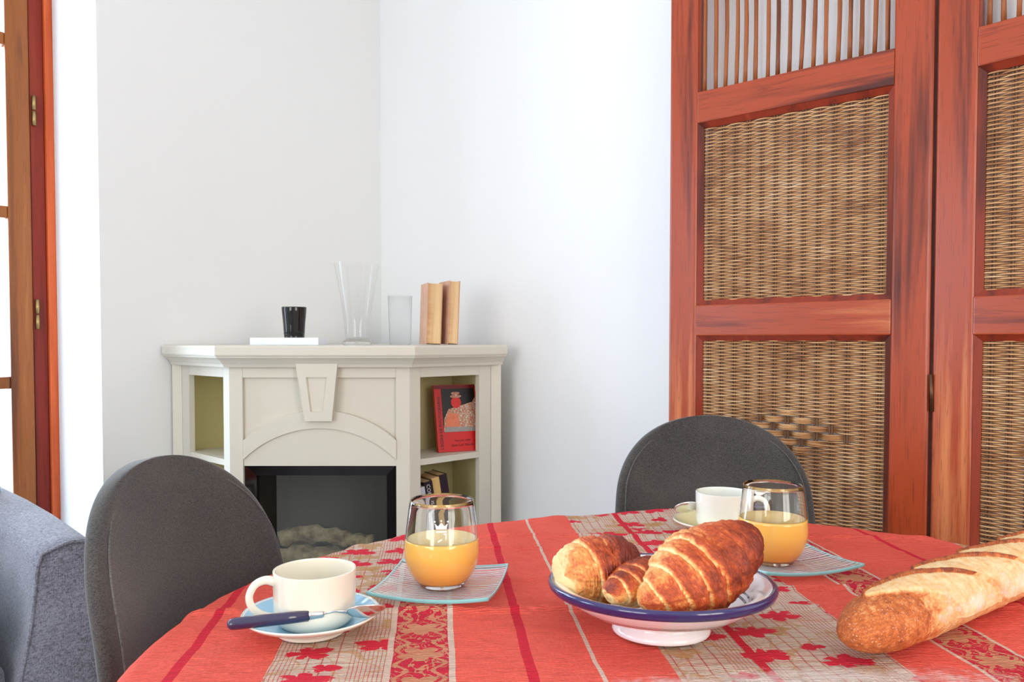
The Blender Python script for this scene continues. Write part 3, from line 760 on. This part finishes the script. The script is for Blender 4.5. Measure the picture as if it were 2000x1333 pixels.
def chair(label, loc, rz):
    c = thing('dining_chair', label, 'chair', loc, rz, 'dining chairs round the table')
    o = pyd('shell', CV, CF, M_fabric, c, True)
    m_ = o.modifiers.new('s', 'SOLIDIFY'); m_.thickness = .026; m_.offset = 0
    m_ = o.modifiers.new('u', 'SUBSURF'); m_.levels = 2; m_.render_levels = 3
    P_ = [Vector(p) for p in CB]; cx = Vector((0, .12, .6))
    pth = []
    for p in P_:
        back = min(1, max(0, (p.z - .46) / .12)); n_ = Vector((0, -1, .15)) * back + Vector((0, 0, 1)) * (1 - back)
        inn = Vector((-p.x * .10, 0, -.016 * max(0, min(1, (p.z - .76) / .12)))); pth.append(p + n_.normalized() * .0128 + inn)
    tube('seam_piping', [Vector(q) for q in smoothprof([tuple(p) for p in pth], 3)], .0011, M_piping, c, 6)
    for sx in (-1, 1):
        for sy, yb in ((-1, -.15), (1, .13)): tube('leg', [(sx * .13, yb, .425), (sx * .19, yb + sy * .06, .012)], [.0105, .008], M_black, c, 12)
        tube('seat_brace', [(sx * .13, -.15, .418), (sx * .13, .13, .418)], .009, M_black, c, 8)
    return c
def face(loc, to): return math.atan2(to[1] - loc[1], to[0] - loc[0]) + PI / 2
TCX, TCY, TR = .238, .873, .610
chair('grey upholstered dining chair at the left of the table, beside the sofa arm', (-.228, 1.060, 0), math.radians(77))
chair('grey upholstered dining chair at the far side, before the folding screen', (.407, 1.47, 0), math.radians(-2))

# ------------------------------------------------------------------ table and cloth
TZ = .740
tb = thing('round_table', 'round dining table under the red patterned cloth', 'table', (TCX, TCY, 0))
lathe('tabletop', [(0, .7345), (TR - .022, .7345), (TR - .014, .730), (TR - .012, .722), (TR - .02, .712), (0, .710)], M_table, tb, 96)
lathe('pedestal', smoothprof([(0, .71), (.10, .708), (.05, .66), (.035, .5), (.045, .25), (.07, .10), (.20, .03), (.21, 0), (0, 0)], 5), M_table, tb, 48)
def cloth():
    na, nr = 760, 340; r_flat = TR - .004; Rmax = r_flat + .27
    V = []; UV = []; FL = []
    for i in range(nr + 1):
        for k in range(na):
            th = 2 * PI * k / na; c, s_ = math.cos(th), math.sin(th)
            # finer rings near the edge
            rr = Rmax * (i / nr); fx, fy = TCX + rr * c, TCY + rr * s_
            over = rr - r_flat
            rip = .5 + .5 * mnoise.noise(Vector((c * 2.6, s_ * 2.6, 3)))*1.6
            if over <= 0: x, y, z = fx, fy, TZ
            else:
                b = .022; q = over / b
                if q < 1.4: hr = b * math.sin(min(q, 1.57)); hz = -b * (1 - math.cos(q))
                else: hr = b * math.sin(1.4) + (over - 1.4 * b) * .12; hz = -b * (1 - math.cos(1.4)) - (over - 1.4 * b) * .985
                fold = math.sin(th * 11 + 2.2 * math.sin(th * 3)) * .022 * min(1, max(0, over - .03) / .2)
                pr = r_flat + hr + fold + .012 * min(1, over / .1) * rip
                x, y, z = TCX + pr * c, TCY + pr * s_, TZ + hz
            V.append([x, y, z]); s = fx * .996 + fy * .09; t = -fx * .09 + fy * .996
            UV.append((s, t))
            if rr < r_flat + .02:
                dz = 0
                w1 = mnoise.noise(Vector((fx * 9, 1, 0))) * .006
                dz += .0046 * math.exp(-((fy - .955 - .03 * (fx + .1) - w1) / .0085) ** 2) * (1 if fx < .09 else .55)
                dz += .0036 * math.exp(-((fy - 1.325 + .02 * fx - w1) / .010) ** 2)
                dz += .0034 * math.exp(-((fy - 1.245 + .05 * fx + w1) / .009) ** 2) * (fx < .12)
                dz += .0042 * math.exp(-((fy - 1.035 - .02 * fx - w1) / .0085) ** 2) * max(0, min(1, (fx - .30) / .06))
                dz += .0020 * math.exp(-((fy - 1.08 - w1) / .009) ** 2) * (fx < .09)
                ridge = dz; dz += ridge * .55 * mnoise.noise(Vector((fx * 70, fy * 130, 7))); dz += .0017 * (mnoise.noise(Vector((fx * 14, fy * 22, 0))) + .6 * mnoise.noise(Vector((fx * 40, fy * 60, 3)))) * .8
                dz += .012 * math.exp(-((fx - .30) / .12) ** 2 - ((fy - 1.475) / .035) ** 2)
                dz += .004 * math.exp(-((fx - .08) / .03) ** 2 - ((fy - 1.45) / .05) ** 2)
                V[-1][2] += dz
            fl = 1.0 * math.exp(-((fx - .17) / .11) ** 2 - ((fy - .735) / .035) ** 2) + .9 * math.exp(-((fx - .33) / .14) ** 2 - ((fy - .77) / .03) ** 2) + .5 * math.exp(-((fx - .45) / .05) ** 2 - ((fy - .74) / .03) ** 2)
            FL.append(min(1, fl))
    idx = np.arange((nr + 1) * na).reshape(nr + 1, na); nx = np.roll(idx, -1, 1)
    q = np.stack([idx[:-1], nx[:-1], nx[1:], idx[1:]], -1).reshape(-1, 4)[:, ::-1]
    q = np.stack([idx[1:], nx[1:], nx[:-1], idx[:-1]], -1)[1:].reshape(-1, 4)[:, ::-1]
    V = np.array(V); me_o = fromnp('tablecloth', V, q, M_cloth, None, True); me = me_o.data
    # centre fan: pull the first ring in
    uvl = me.uv_layers.new(name='UVMap'); li = np.empty(len(me.loops), np.int32); me.loops.foreach_get('vertex_index', li)
    uvl.data.foreach_set('uv', np.array(UV, np.float32)[li].ravel())
    at = me.attributes.new('flour', 'FLOAT', 'POINT'); at.data.foreach_set('value', np.array(FL, np.float32))
    bm = bmesh.new(); bm.from_mesh(me); bm.verts.ensure_lookup_table()
    be = [e for e in bm.edges if e.is_boundary and (e.verts[0].co.xy - Vector((TCX, TCY))).length < .1]
    bmesh.ops.holes_fill(bm, edges=be); bmesh.ops.recalc_face_normals(bm, faces=bm.faces[:]); bm.to_mesh(me); bm.free()
    me.polygons.foreach_set('use_smooth', [True] * len(me.polygons))
    return me_o
tag(cloth(), 'red and beige striped leaf patterned cloth draped over the round table', 'tablecloth')

# ------------------------------------------------------------------ crockery
def saucer(label, loc, inner, grp):
    s = thing('saucer', label, 'saucer', loc, 0, grp)
    lathe('dish', smoothprof([(0, .004), (.030, .004), (.034, .001), (.037, .001), (.040, .006), (.055, .012), (.068, .0175), (.0733, .0215), (.0735, .0228), (.0725, .0235)], 4) + [(.070, .0222)], M_saucer_rim, s, 80)
    lathe('glazed_well', smoothprof([(.0722, .0234), (.069, .0215), (.058, .0155), (.045, .0105), (.034, .0085), (0, .0085)], 4), inner, s, 80)
    return s
def cup(label, loc, ang, mat, grp):
    c = thing('cup', label, 'cup', loc, ang, grp)
    lathe('body', smoothprof([(0, .002), (.028, .002), (.030, 0), (.034, 0), (.038, .0025), (.0420, .008), (.0436, .016), (.0441, .034), (.0444, .0575), (.0441, .0592), (.0430, .0598), (.0418, .0590), (.0414, .050), (.0412, .020), (.037, .009), (.024, .006), (0, .006)], 4), mat, c, 80)
    hp = smoothprof([(.041, 0, .050), (.052, 0, .0535), (.063, 0, .0495), (.069, 0, .038), (.066, 0, .026), (.056, 0, .016), (.041, 0, .0105)], 5)
    tube('handle', hp, [.0052 - .0012 * math.sin(PI * i / (len(hp) - 1)) for i in range(len(hp))], mat, c, 14)
    return c
SZ = TZ + .001
saucer('blue and white saucer under the left cup', (-.219, .885, SZ), M_saucer_blue, 'saucers on the table')
cup('cream coffee cup on the blue saucer', (-.2157, .888, SZ + .0085), math.radians(205), M_cup, 'cups on the table')
saucer('yellow and white saucer under the far cup', (.338, 1.33, SZ + .002), M_saucer_yellow, 'saucers on the table')
cup('pale coffee cup on the yellow saucer behind the right juice glass', (.345, 1.33, SZ + .0105), math.radians(-22), M_cup2, 'cups on the table')

def spoon(label, a, b, tilt, grp, handle=True):
    """handle end a to bowl tip b; the bowl opens upwards"""
    a, b = Vector(a), Vector(b); d = (b - a); L = d.length
    s = thing('teaspoon', label, 'spoon', a, 0, grp); q = d.to_track_quat('X', 'Z'); s.rotation_mode = 'QUATERNION'
    from mathutils import Quaternion
    s.rotation_quaternion = q @ Quaternion((1, 0, 0), tilt)
    if handle:
        hl = L * .50; P_ = [(x * hl, 0, 0) for x in (0, .02, .05, .12, .4, .7, 1)]
        tube('handle', P_, [.0028, .0050, .0062, .0066, .0068, .0067, .0064], M_handle, s, 16, True, .92)
        tube('ferrule', [(hl, 0, 0), (hl + .003, 0, 0), (hl + .014, 0, 0), (hl + .016, 0, 0)], [.0063, .0064, .0054, .0042], M_steel, s, 16, True, .75)
        n0 = hl + .015
    else: n0 = 0.0
    bl = .043; bc = L - bl / 2
    tube('neck', [(n0, 0, 0), (n0 + (bc - bl * .45 - n0) * .5, 0, .0015), (bc - bl * .40, 0, -.001)], [.0024, .0019, .0032] if handle else [.004, .002, .0032], M_steel, s, 10, True, .55)
    V = []; F = []; nu, nv = 14, 24
    for side in (0, 1):
        for i in range(nu + 1):
            r = i / nu
            for k in range(nv):
                an = 2 * PI * k / nv; x = math.cos(an) * r; y = math.sin(an) * r
                V.append((bc + x * bl * .5, y * .0145 * (1 - .12 * x), -.0075 * (1 - r * r) + (-.0009 if side else 0)))
    o_ = (nu + 1) * nv
    for i in range(nu):
        for k in range(nv):
            k2 = (k + 1) % nv; F.append((i * nv + k, (i + 1) * nv + k, (i + 1) * nv + k2, i * nv + k2)); F.append((o_ + i * nv + k, o_ + i * nv + k2, o_ + (i + 1) * nv + k2, o_ + (i + 1) * nv + k))
    for k in range(nv): k2 = (k + 1) % nv; F.append((nu * nv + k, o_ + nu * nv + k, o_ + nu * nv + k2, nu * nv + k2))
    o = pyd('bowl', V, F, M_steel, s, True)
    return s
spoon('teaspoon with navy handle lying across the blue saucer', (-.290, .826, .7690), (-.1345, .866, .7740), math.radians(-38), 'teaspoons on the saucers')
spoon('steel teaspoon lying on the yellow saucer, bowl at its left', (.435, 1.392, .7725), (.266, 1.332, .786), math.radians(48), 'teaspoons on the saucers')

# ------------------------------------------------------------------ glasses of juice on glass plates
def plate(label, loc, rz):
    p = thing('glass_plate', label, 'plate', loc, rz, 'square glass plates'); h = .0765; n = 24
    def zf(x, y):
        d = max(abs(x), abs(y)) / h; e = (abs(x) / h) * (abs(y) / h); return .0045 + .009 * max(0, d - .35) ** 1.6 + .007 * e * e
    def co(i, j):
        x = (-1 + 2 * i / n) * h; y = (-1 + 2 * j / n) * h; bulge = 1 - .03 * ((x / h) ** 2 + (y / h) ** 2) * .5
        return x * bulge, y * bulge
    V = []
    for t in (0, -.0042):
        for i in range(n + 1):
            for j in range(n + 1): x, y = co(i, j); V.append((x, y, zf(x, y) + t))
    I = lambda s, i, j: s * (n + 1) ** 2 + i * (n + 1) + j; F = []
    for i in range(n):
        for j in range(n): F.append((I(0, i, j), I(0, i + 1, j), I(0, i + 1, j + 1), I(0, i, j + 1)))
    pyd('dish', V[:(n + 1) ** 2], F, M_plateglass, p, True)
    E_ = [(i, 0) for i in range(n)] + [(n, j) for j in range(n)] + [(i, n) for i in range(n, 0, -1)] + [(0, j) for j in range(n, 0, -1)]
    rim = [];
    for i, j in E_:
        x, y = co(i, j); z = zf(x, y); rim.append((x, y, z))
    V2 = []; F2 = []; m_ = len(rim)
    for x, y, z in rim: V2 += [(x, y, z + .0006), (x * 1.006, y * 1.006, z - .001), (x * 1.004, y * 1.004, z - .0038), (x * .985, y * .985, z - .0046), (x * .98, y * .98, z - .0004)]
    for k in range(m_):
        a, b = k * 5, ((k + 1) % m_) * 5
        for q in range(5): F2.append((a + q, b + q, b + (q + 1) % 5, a + (q + 1) % 5))
    o = pyd('glass_edge', V2, F2, M_plateedge, p, True); o['label'] = 'pale aqua polished edge'
    return p
G_OUT = [(.0265, 0), (.029, .002), (.0335, .008), (.0415, .020), (.0462, .035), (.0473, .046), (.0466, .060), (.0437, .085), (.0404, .1095)]
def tumbler(label, loc, rz, level, crown, grp='juice glasses'):
    g = thing('juice_glass', label, 'glass', loc, rz, grp)
    outer = smoothprof(G_OUT, 5); inner = [np.array((max(r - .0016, 0), z)) for r, z in outer if z > .0085]
    inner[0] = np.array((.0285, .0085))
    prof = [np.array((0, .0015))] + outer + [np.array((.0398, .1102))] + inner[::-1][1:] + [np.array((.024, .0078)), np.array((0, .0072))]
    lathe('tumbler', prof, M_glass, g, 96)
    jp = [(r + .0002, z) for r, z in outer if .0075 < z < level]; r_l = jp[-1][0]
    lathe('juice', [(0, .0065), (.024, .0068), (.0318, .0072)] + jp + [(r_l - .0002, level), (r_l - .003, level + .0004)], M_juice, g, 96)
    lathe('juice_surface', [(r_l - .0032, level + .0004), (r_l - .006, level), (0, level)], M_juicetop, g, 64)
    if crown:
        def surf(u, z):                                        # onto the glass wall facing the camera
            r = np.interp(z, [q[1] for q in outer], [q[0] for q in outer]) + .0003; a = -PI / 2 + u / r; return (r * math.cos(a), r * math.sin(a), z)
        def patch(poly, m_):
            V = [surf(u, z) for u, z in poly]; f = [tuple(range(len(V)))]; return V, f
        polys = [[(-.0065, .0775), (.0065, .0775), (.0065, .0795), (-.0065, .0795)]]
        polys += [[(-.0065, .0815), (.0065, .0815), (.0080, .0885), (.0040, .0850), (0, .0895), (-.0040, .0850), (-.0080, .0885)]]
        polys += [[(cx + .0011 * math.cos(k), cz + .0011 * math.sin(k)) for k in (0, .79, 1.57, 2.36, 3.14, 3.93, 4.71, 5.5)] for cx, cz in ((-.0080, .0905), (0, .0915), (.0080, .0905))]
        polys += [[(.0030, .0765), (.0065, .0765), (.0065, .0700), (.0052, .0680), (.0050, .0745), (.0030, .0750)], [(-.004, .0655), (.001, .0685), (.001, .0700), (-.004, .0675)]]
        V = []; F = []
        for pl_ in polys:
            b = len(V); n = len(pl_); V += [surf(u, z) for u, z in pl_]
            V += [tuple(np.array(surf(u, z)) * np.array([1.006, 1.006, 1])) for u, z in pl_]
            F += [tuple(range(b, b + n)), tuple(range(b + 2 * n - 1, b + n - 1, -1))] + [(b + k, b + (k + 1) % n, b + n + (k + 1) % n, b + n + k) for k in range(n)]
        o = pyd('crown_emblem', V, F, M_etch, g); o['label'] = 'small white crown emblem'
    return g
plate('square ribbed glass plate beneath the left juice glass', (-.090, 1.037, TZ + .0015), math.radians(-9))
tumbler('glass of orange juice with a crown emblem, near the left cup', (-.0895, 1.038, TZ + .0062), math.radians(4), .0605, True)
plate('square ribbed glass plate beneath the right juice glass', (.385, 1.150, TZ + .0015), math.radians(16))
tumbler('glass of orange juice behind the croissant bowl, before the far cup', (.3665, 1.145, TZ + .0062), 0, .0635, False)

# ------------------------------------------------------------------ bowl and pastries
BX, BY = .1625, .885
bo = thing('footed_bowl', 'white footed ceramic bowl with navy rim holding the croissants', 'bowl', (BX, BY, TZ + .002)); bo.rotation_euler = (math.radians(-1.8), 0, 0)
lathe('body', smoothprof([(0, .006), (.040, .006), (.044, 0), (.0515, 0), (.053, .004), (.050, .0085), (.0475, .013), (.060, .0165), (.082, .0245), (.101, .036), (.115, .0475), (.1195, .0525), (.1195, .0555), (.115, .0555), (.104, .0515), (.096, .044), (.088, .032), (.070, .0225), (.04, .0185), (0, .018)], 4), M_bowl, bo, 128)
lathe('rim_band', smoothprof([(.1165, .0560), (.1200, .0568), (.1225, .0545), (.1222, .0500), (.1195, .0462), (.1150, .0450)], 4), M_navy, bo, 128)['label'] = 'glossy navy rim'

def croissant(label, spine, rad, bands, seed, pale_side=0.5, wind=1.2, grp='croissants in the bowl', flat_=.9, bias=0., up0=(0, 0, 1), tip=.35, dark=(.3, -.2, .8), crumple=1.0):
    dk = Vector(dark).normalized()
    P_ = smoothprof(spine, 12); P_ = np.array(P_); n = len(P_)
    seg = np.r_[0, np.cumsum(np.linalg.norm(np.diff(P_, axis=0), axis=1))]; L = seg[-1]; tt = np.linspace(0, 1, 150)
    C_ = np.stack([np.interp(tt * L, seg, P_[:, i]) for i in range(3)], 1); na = 72
    V = []; bake = []; flk = []; up = Vector(up0); rng2 = np.random.RandomState(seed)
    amp = rng2.uniform(.7, 1.3, 40); org = Vector(C_[len(C_) // 2])
    for i, t in enumerate(tt):
        T_ = Vector(C_[min(i + 1, 149)] - C_[max(i - 1, 0)]).normalized(); s_ = T_.cross(up).normalized(); up = s_.cross(T_).normalized()
        r0 = np.interp(t, np.linspace(0, 1, len(rad)), rad)
        cap = min(1, math.sqrt(max(0, 1 - (1 - min(t, 1 - t) / tip * 1) ** 2)) if min(t, 1 - t) < tip * .35 else 1) if False else (min(1, (min(t, 1 - t) / .05)) ** .5)
        for k in range(na):
            a = 2 * PI * k / na; base = C_[i]
            ph = t * bands + .22 * wind * math.sin(a + .6) + .07 * mnoise.noise(Vector((t * 5, math.cos(a), math.sin(a) + seed)))
            bi = int(math.floor(ph)); fr_ = ph - bi
            # each wrap steps up quickly then falls away towards the next
            mid = 1 - abs(t - .5) * 2; dirn = 1 if t < .5 else -1
            q = fr_ if t < .5 else 1 - fr_
            stepf = min(1, q / .12) if q < .12 else 1 - .55 * ((q - .12) / .88) ** 1.6
            h = (stepf - .62) * .17 * amp[bi % 40]
            nz = mnoise.noise(Vector((t * 9 + seed, a * 1.2, seed))) * .05 * crumple + mnoise.noise(Vector((t * 46, math.cos(a) * 5, math.sin(a) * 5 + seed))) * .034 * crumple + mnoise.noise(Vector((t * 120, math.cos(a) * 14, math.sin(a) * 14 + seed))) * .014
            rr = r0 * cap * (1 + h + nz)
            d_ = s_ * math.cos(a) + up * math.sin(a) * flat_
            V.append(Vector(base) + d_ * rr - org)
            side = (d_.z * .55 + .25) + bias * (t - .5) * 2
            bk = .50 + .42 * d_.dot(dk) + bias * (t - .5) * 2 + .30 * (stepf - .6) + .10 * mnoise.noise(Vector((t * 4 + seed, math.cos(a) * 2, math.sin(a) * 2)))
            if q < .14: bk -= .50 * (1 - q / .14)
            bake.append(bk); flk.append((ph * 1.5, a * 1.1 * 1.5 / 3, seed))
    idx = np.arange(150 * na).reshape(150, na); nx = np.roll(idx, -1, 1)
    qd = np.stack([idx[:-1], idx[1:], nx[1:], nx[:-1]], -1).reshape(-1, 4)
    o = fromnp('croissant', V, qd, M_croissant, None, True); me = o.data; o.location = org
    at = me.attributes.new('bake', 'FLOAT', 'POINT'); at.data.foreach_set('value', np.array(bake, np.float32))
    at = me.attributes.new('flake', 'FLOAT_VECTOR', 'POINT'); at.data.foreach_set('vector', np.array(flk, np.float32).ravel())
    bm = bmesh.new(); bm.from_mesh(me); bmesh.ops.holes_fill(bm, edges=[e for e in bm.edges if e.is_boundary]); bmesh.ops.recalc_face_normals(bm, faces=bm.faces[:]); bm.to_mesh(me); bm.free()
    me.polygons.foreach_set('use_smooth', [True] * len(me.polygons))
    tag(o, label, 'croissant', grp); return o
croissant('largest croissant at the right of the bowl, pointing up towards the juice', [(.126, .805, .798), (.150, .818, .804), (.190, .845, .816), (.232, .880, .829), (.262, .912, .837)], [.011, .024, .039, .045, .044, .039, .032, .022], 9.0, 3, bias=.16, dark=(.75, -.1, .25), wind=1.6, crumple=1.4)
croissant('small croissant lying in the middle of the bowl', [(.096, .818, .804), (.114, .834, .804), (.142, .868, .803), (.160, .905, .804)], [.010, .017, .023, .025, .025, .022, .014], 7.0, 8, bias=.05, dark=(-.3, -.3, .7), crumple=1.4)
croissant('plump dark crusted croissant at the left of the bowl', [(.056, .868, .807), (.072, .880, .807), (.094, .893, .807), (.115, .905, .804), (.132, .915, .797)], [.020, .034, .038, .039, .039, .036, .022], 3.4, 21, bias=.48, dark=(.7, -.3, .5), crumple=2.3)

# ------------------------------------------------------------------ baguette
def baguette():
    A = np.array((.3225, .781, TZ + .0325)); D = np.array((.800, .600, 0)); L = .54; n, na = 460, 260
    sd = np.array((-.600, .800, 0)); V = []; bake = []; flo = []; flk = []
    cuts = [.20, .42, .64, .86]
    for i in range(n):
        t = i / (n - 1); x = t * L
        endf = min(1, (1 - (1 - min(1, x / .070)) ** 2) ** .5); endr = min(1, math.sqrt(max(0, 1 - (1 - min(1, (L - x) / .05)) ** 2)))
        R0 = .0355 * endf * endr * (.80 + .20 * min(1, x / .13))
        for k in range(na):
            a = 2 * PI * k / na; c, s_ = math.cos(a), math.sin(a)     # a=90deg is up, a=180 faces the camera (-sd)
            ry = R0 * 1.06; rz = R0 * (.96 if s_ > 0 else .86)
            bk = .66; fl = .20; h = 0
            # slashes run obliquely over the top
            u = -c if s_ > -.2 else (-1.3 if c < 0 else 1.3)   # -1 far side .. +1 near side
            for xc in (.155, .262, .369, .476):
                lx = (x - xc) / .108; e = 1 - lx * lx
                if e <= 0: continue
                w_ = math.sqrt(e); du = (u - (.55 + .80 * lx)) / .45
                m = 1 - (abs(du) / max(w_, .05)) ** 2
                if m > 0 and s_ > -.15:
                    h = max(h, .13 * (1 - (1 - min(1, m * 1.5)) ** 2)); bk = min(bk, .66 - .40 * min(1, m * 3) + .16 * mnoise.noise(Vector((x * 60, c * 3, s_ * 3)))); fl = max(fl, .46)
                ed = (du + w_ * 1.0) / .20                            # raised dark ear along the far edge
                if abs(ed) < 1 and s_ > -.1: h += .22 * (1 - ed * ed) ** 2 * w_ ** .5; bk = max(bk, .72 + .26 * (1 - abs(ed))); fl = .1
            if s_ < .75 and c < 0:
                gz = min(1, max(0, (x - .085 + .03 * mnoise.noise(Vector((s_ * 4, x * 20, 5)))) / .04)); fl = max(fl, .80 * gz * (1 - abs(s_ - .15) * .9)); bk = bk * (1 - gz) + min(bk, .42) * gz
            if x < .10 and h < .02: bk = .70
            nz = mnoise.noise(Vector((x * 30, c * 1.4, s_ * 1.4))) * .035 + mnoise.noise(Vector((x * 140, c * 5, s_ * 5))) * .018
            r = 1 + h + nz; bend = .006 * math.sin(t * 3.0)
            p = A + D * x + sd * (c * ry * r + bend) + np.array((0, 0, s_ * rz * r))
            V.append(p); bake.append(bk); flo.append(max(0, fl)); flk.append((x * 16, a * .8, 2))
    V = np.array(V); org = A.copy(); org[2] = TZ; V = V - org; V[:, 2] = np.maximum(V[:, 2], .0015)
    idx = np.arange(n * na).reshape(n, na); nx = np.roll(idx, -1, 1)
    qd = np.stack([idx[:-1], idx[1:], nx[1:], nx[:-1]], -1).reshape(-1, 4)
    o = fromnp('baguette', V, qd, M_baguette, None, True); o.location = org; me = o.data
    for nm, ar in (('bake', bake), ('flour', flo)): at = me.attributes.new(nm, 'FLOAT', 'POINT'); at.data.foreach_set('value', np.array(ar, np.float32))
    at = me.attributes.new('flake', 'FLOAT_VECTOR', 'POINT'); at.data.foreach_set('vector', np.array(flk, np.float32).ravel())
    bm = bmesh.new(); bm.from_mesh(me); bmesh.ops.holes_fill(bm, edges=[e for e in bm.edges if e.is_boundary]); bmesh.ops.recalc_face_normals(bm, faces=bm.faces[:]); bm.to_mesh(me); bm.free()
    me.polygons.foreach_set('use_smooth', [True] * len(me.polygons))
    tag(o, 'floury golden baguette lying on the cloth at the right', 'bread')
baguette()
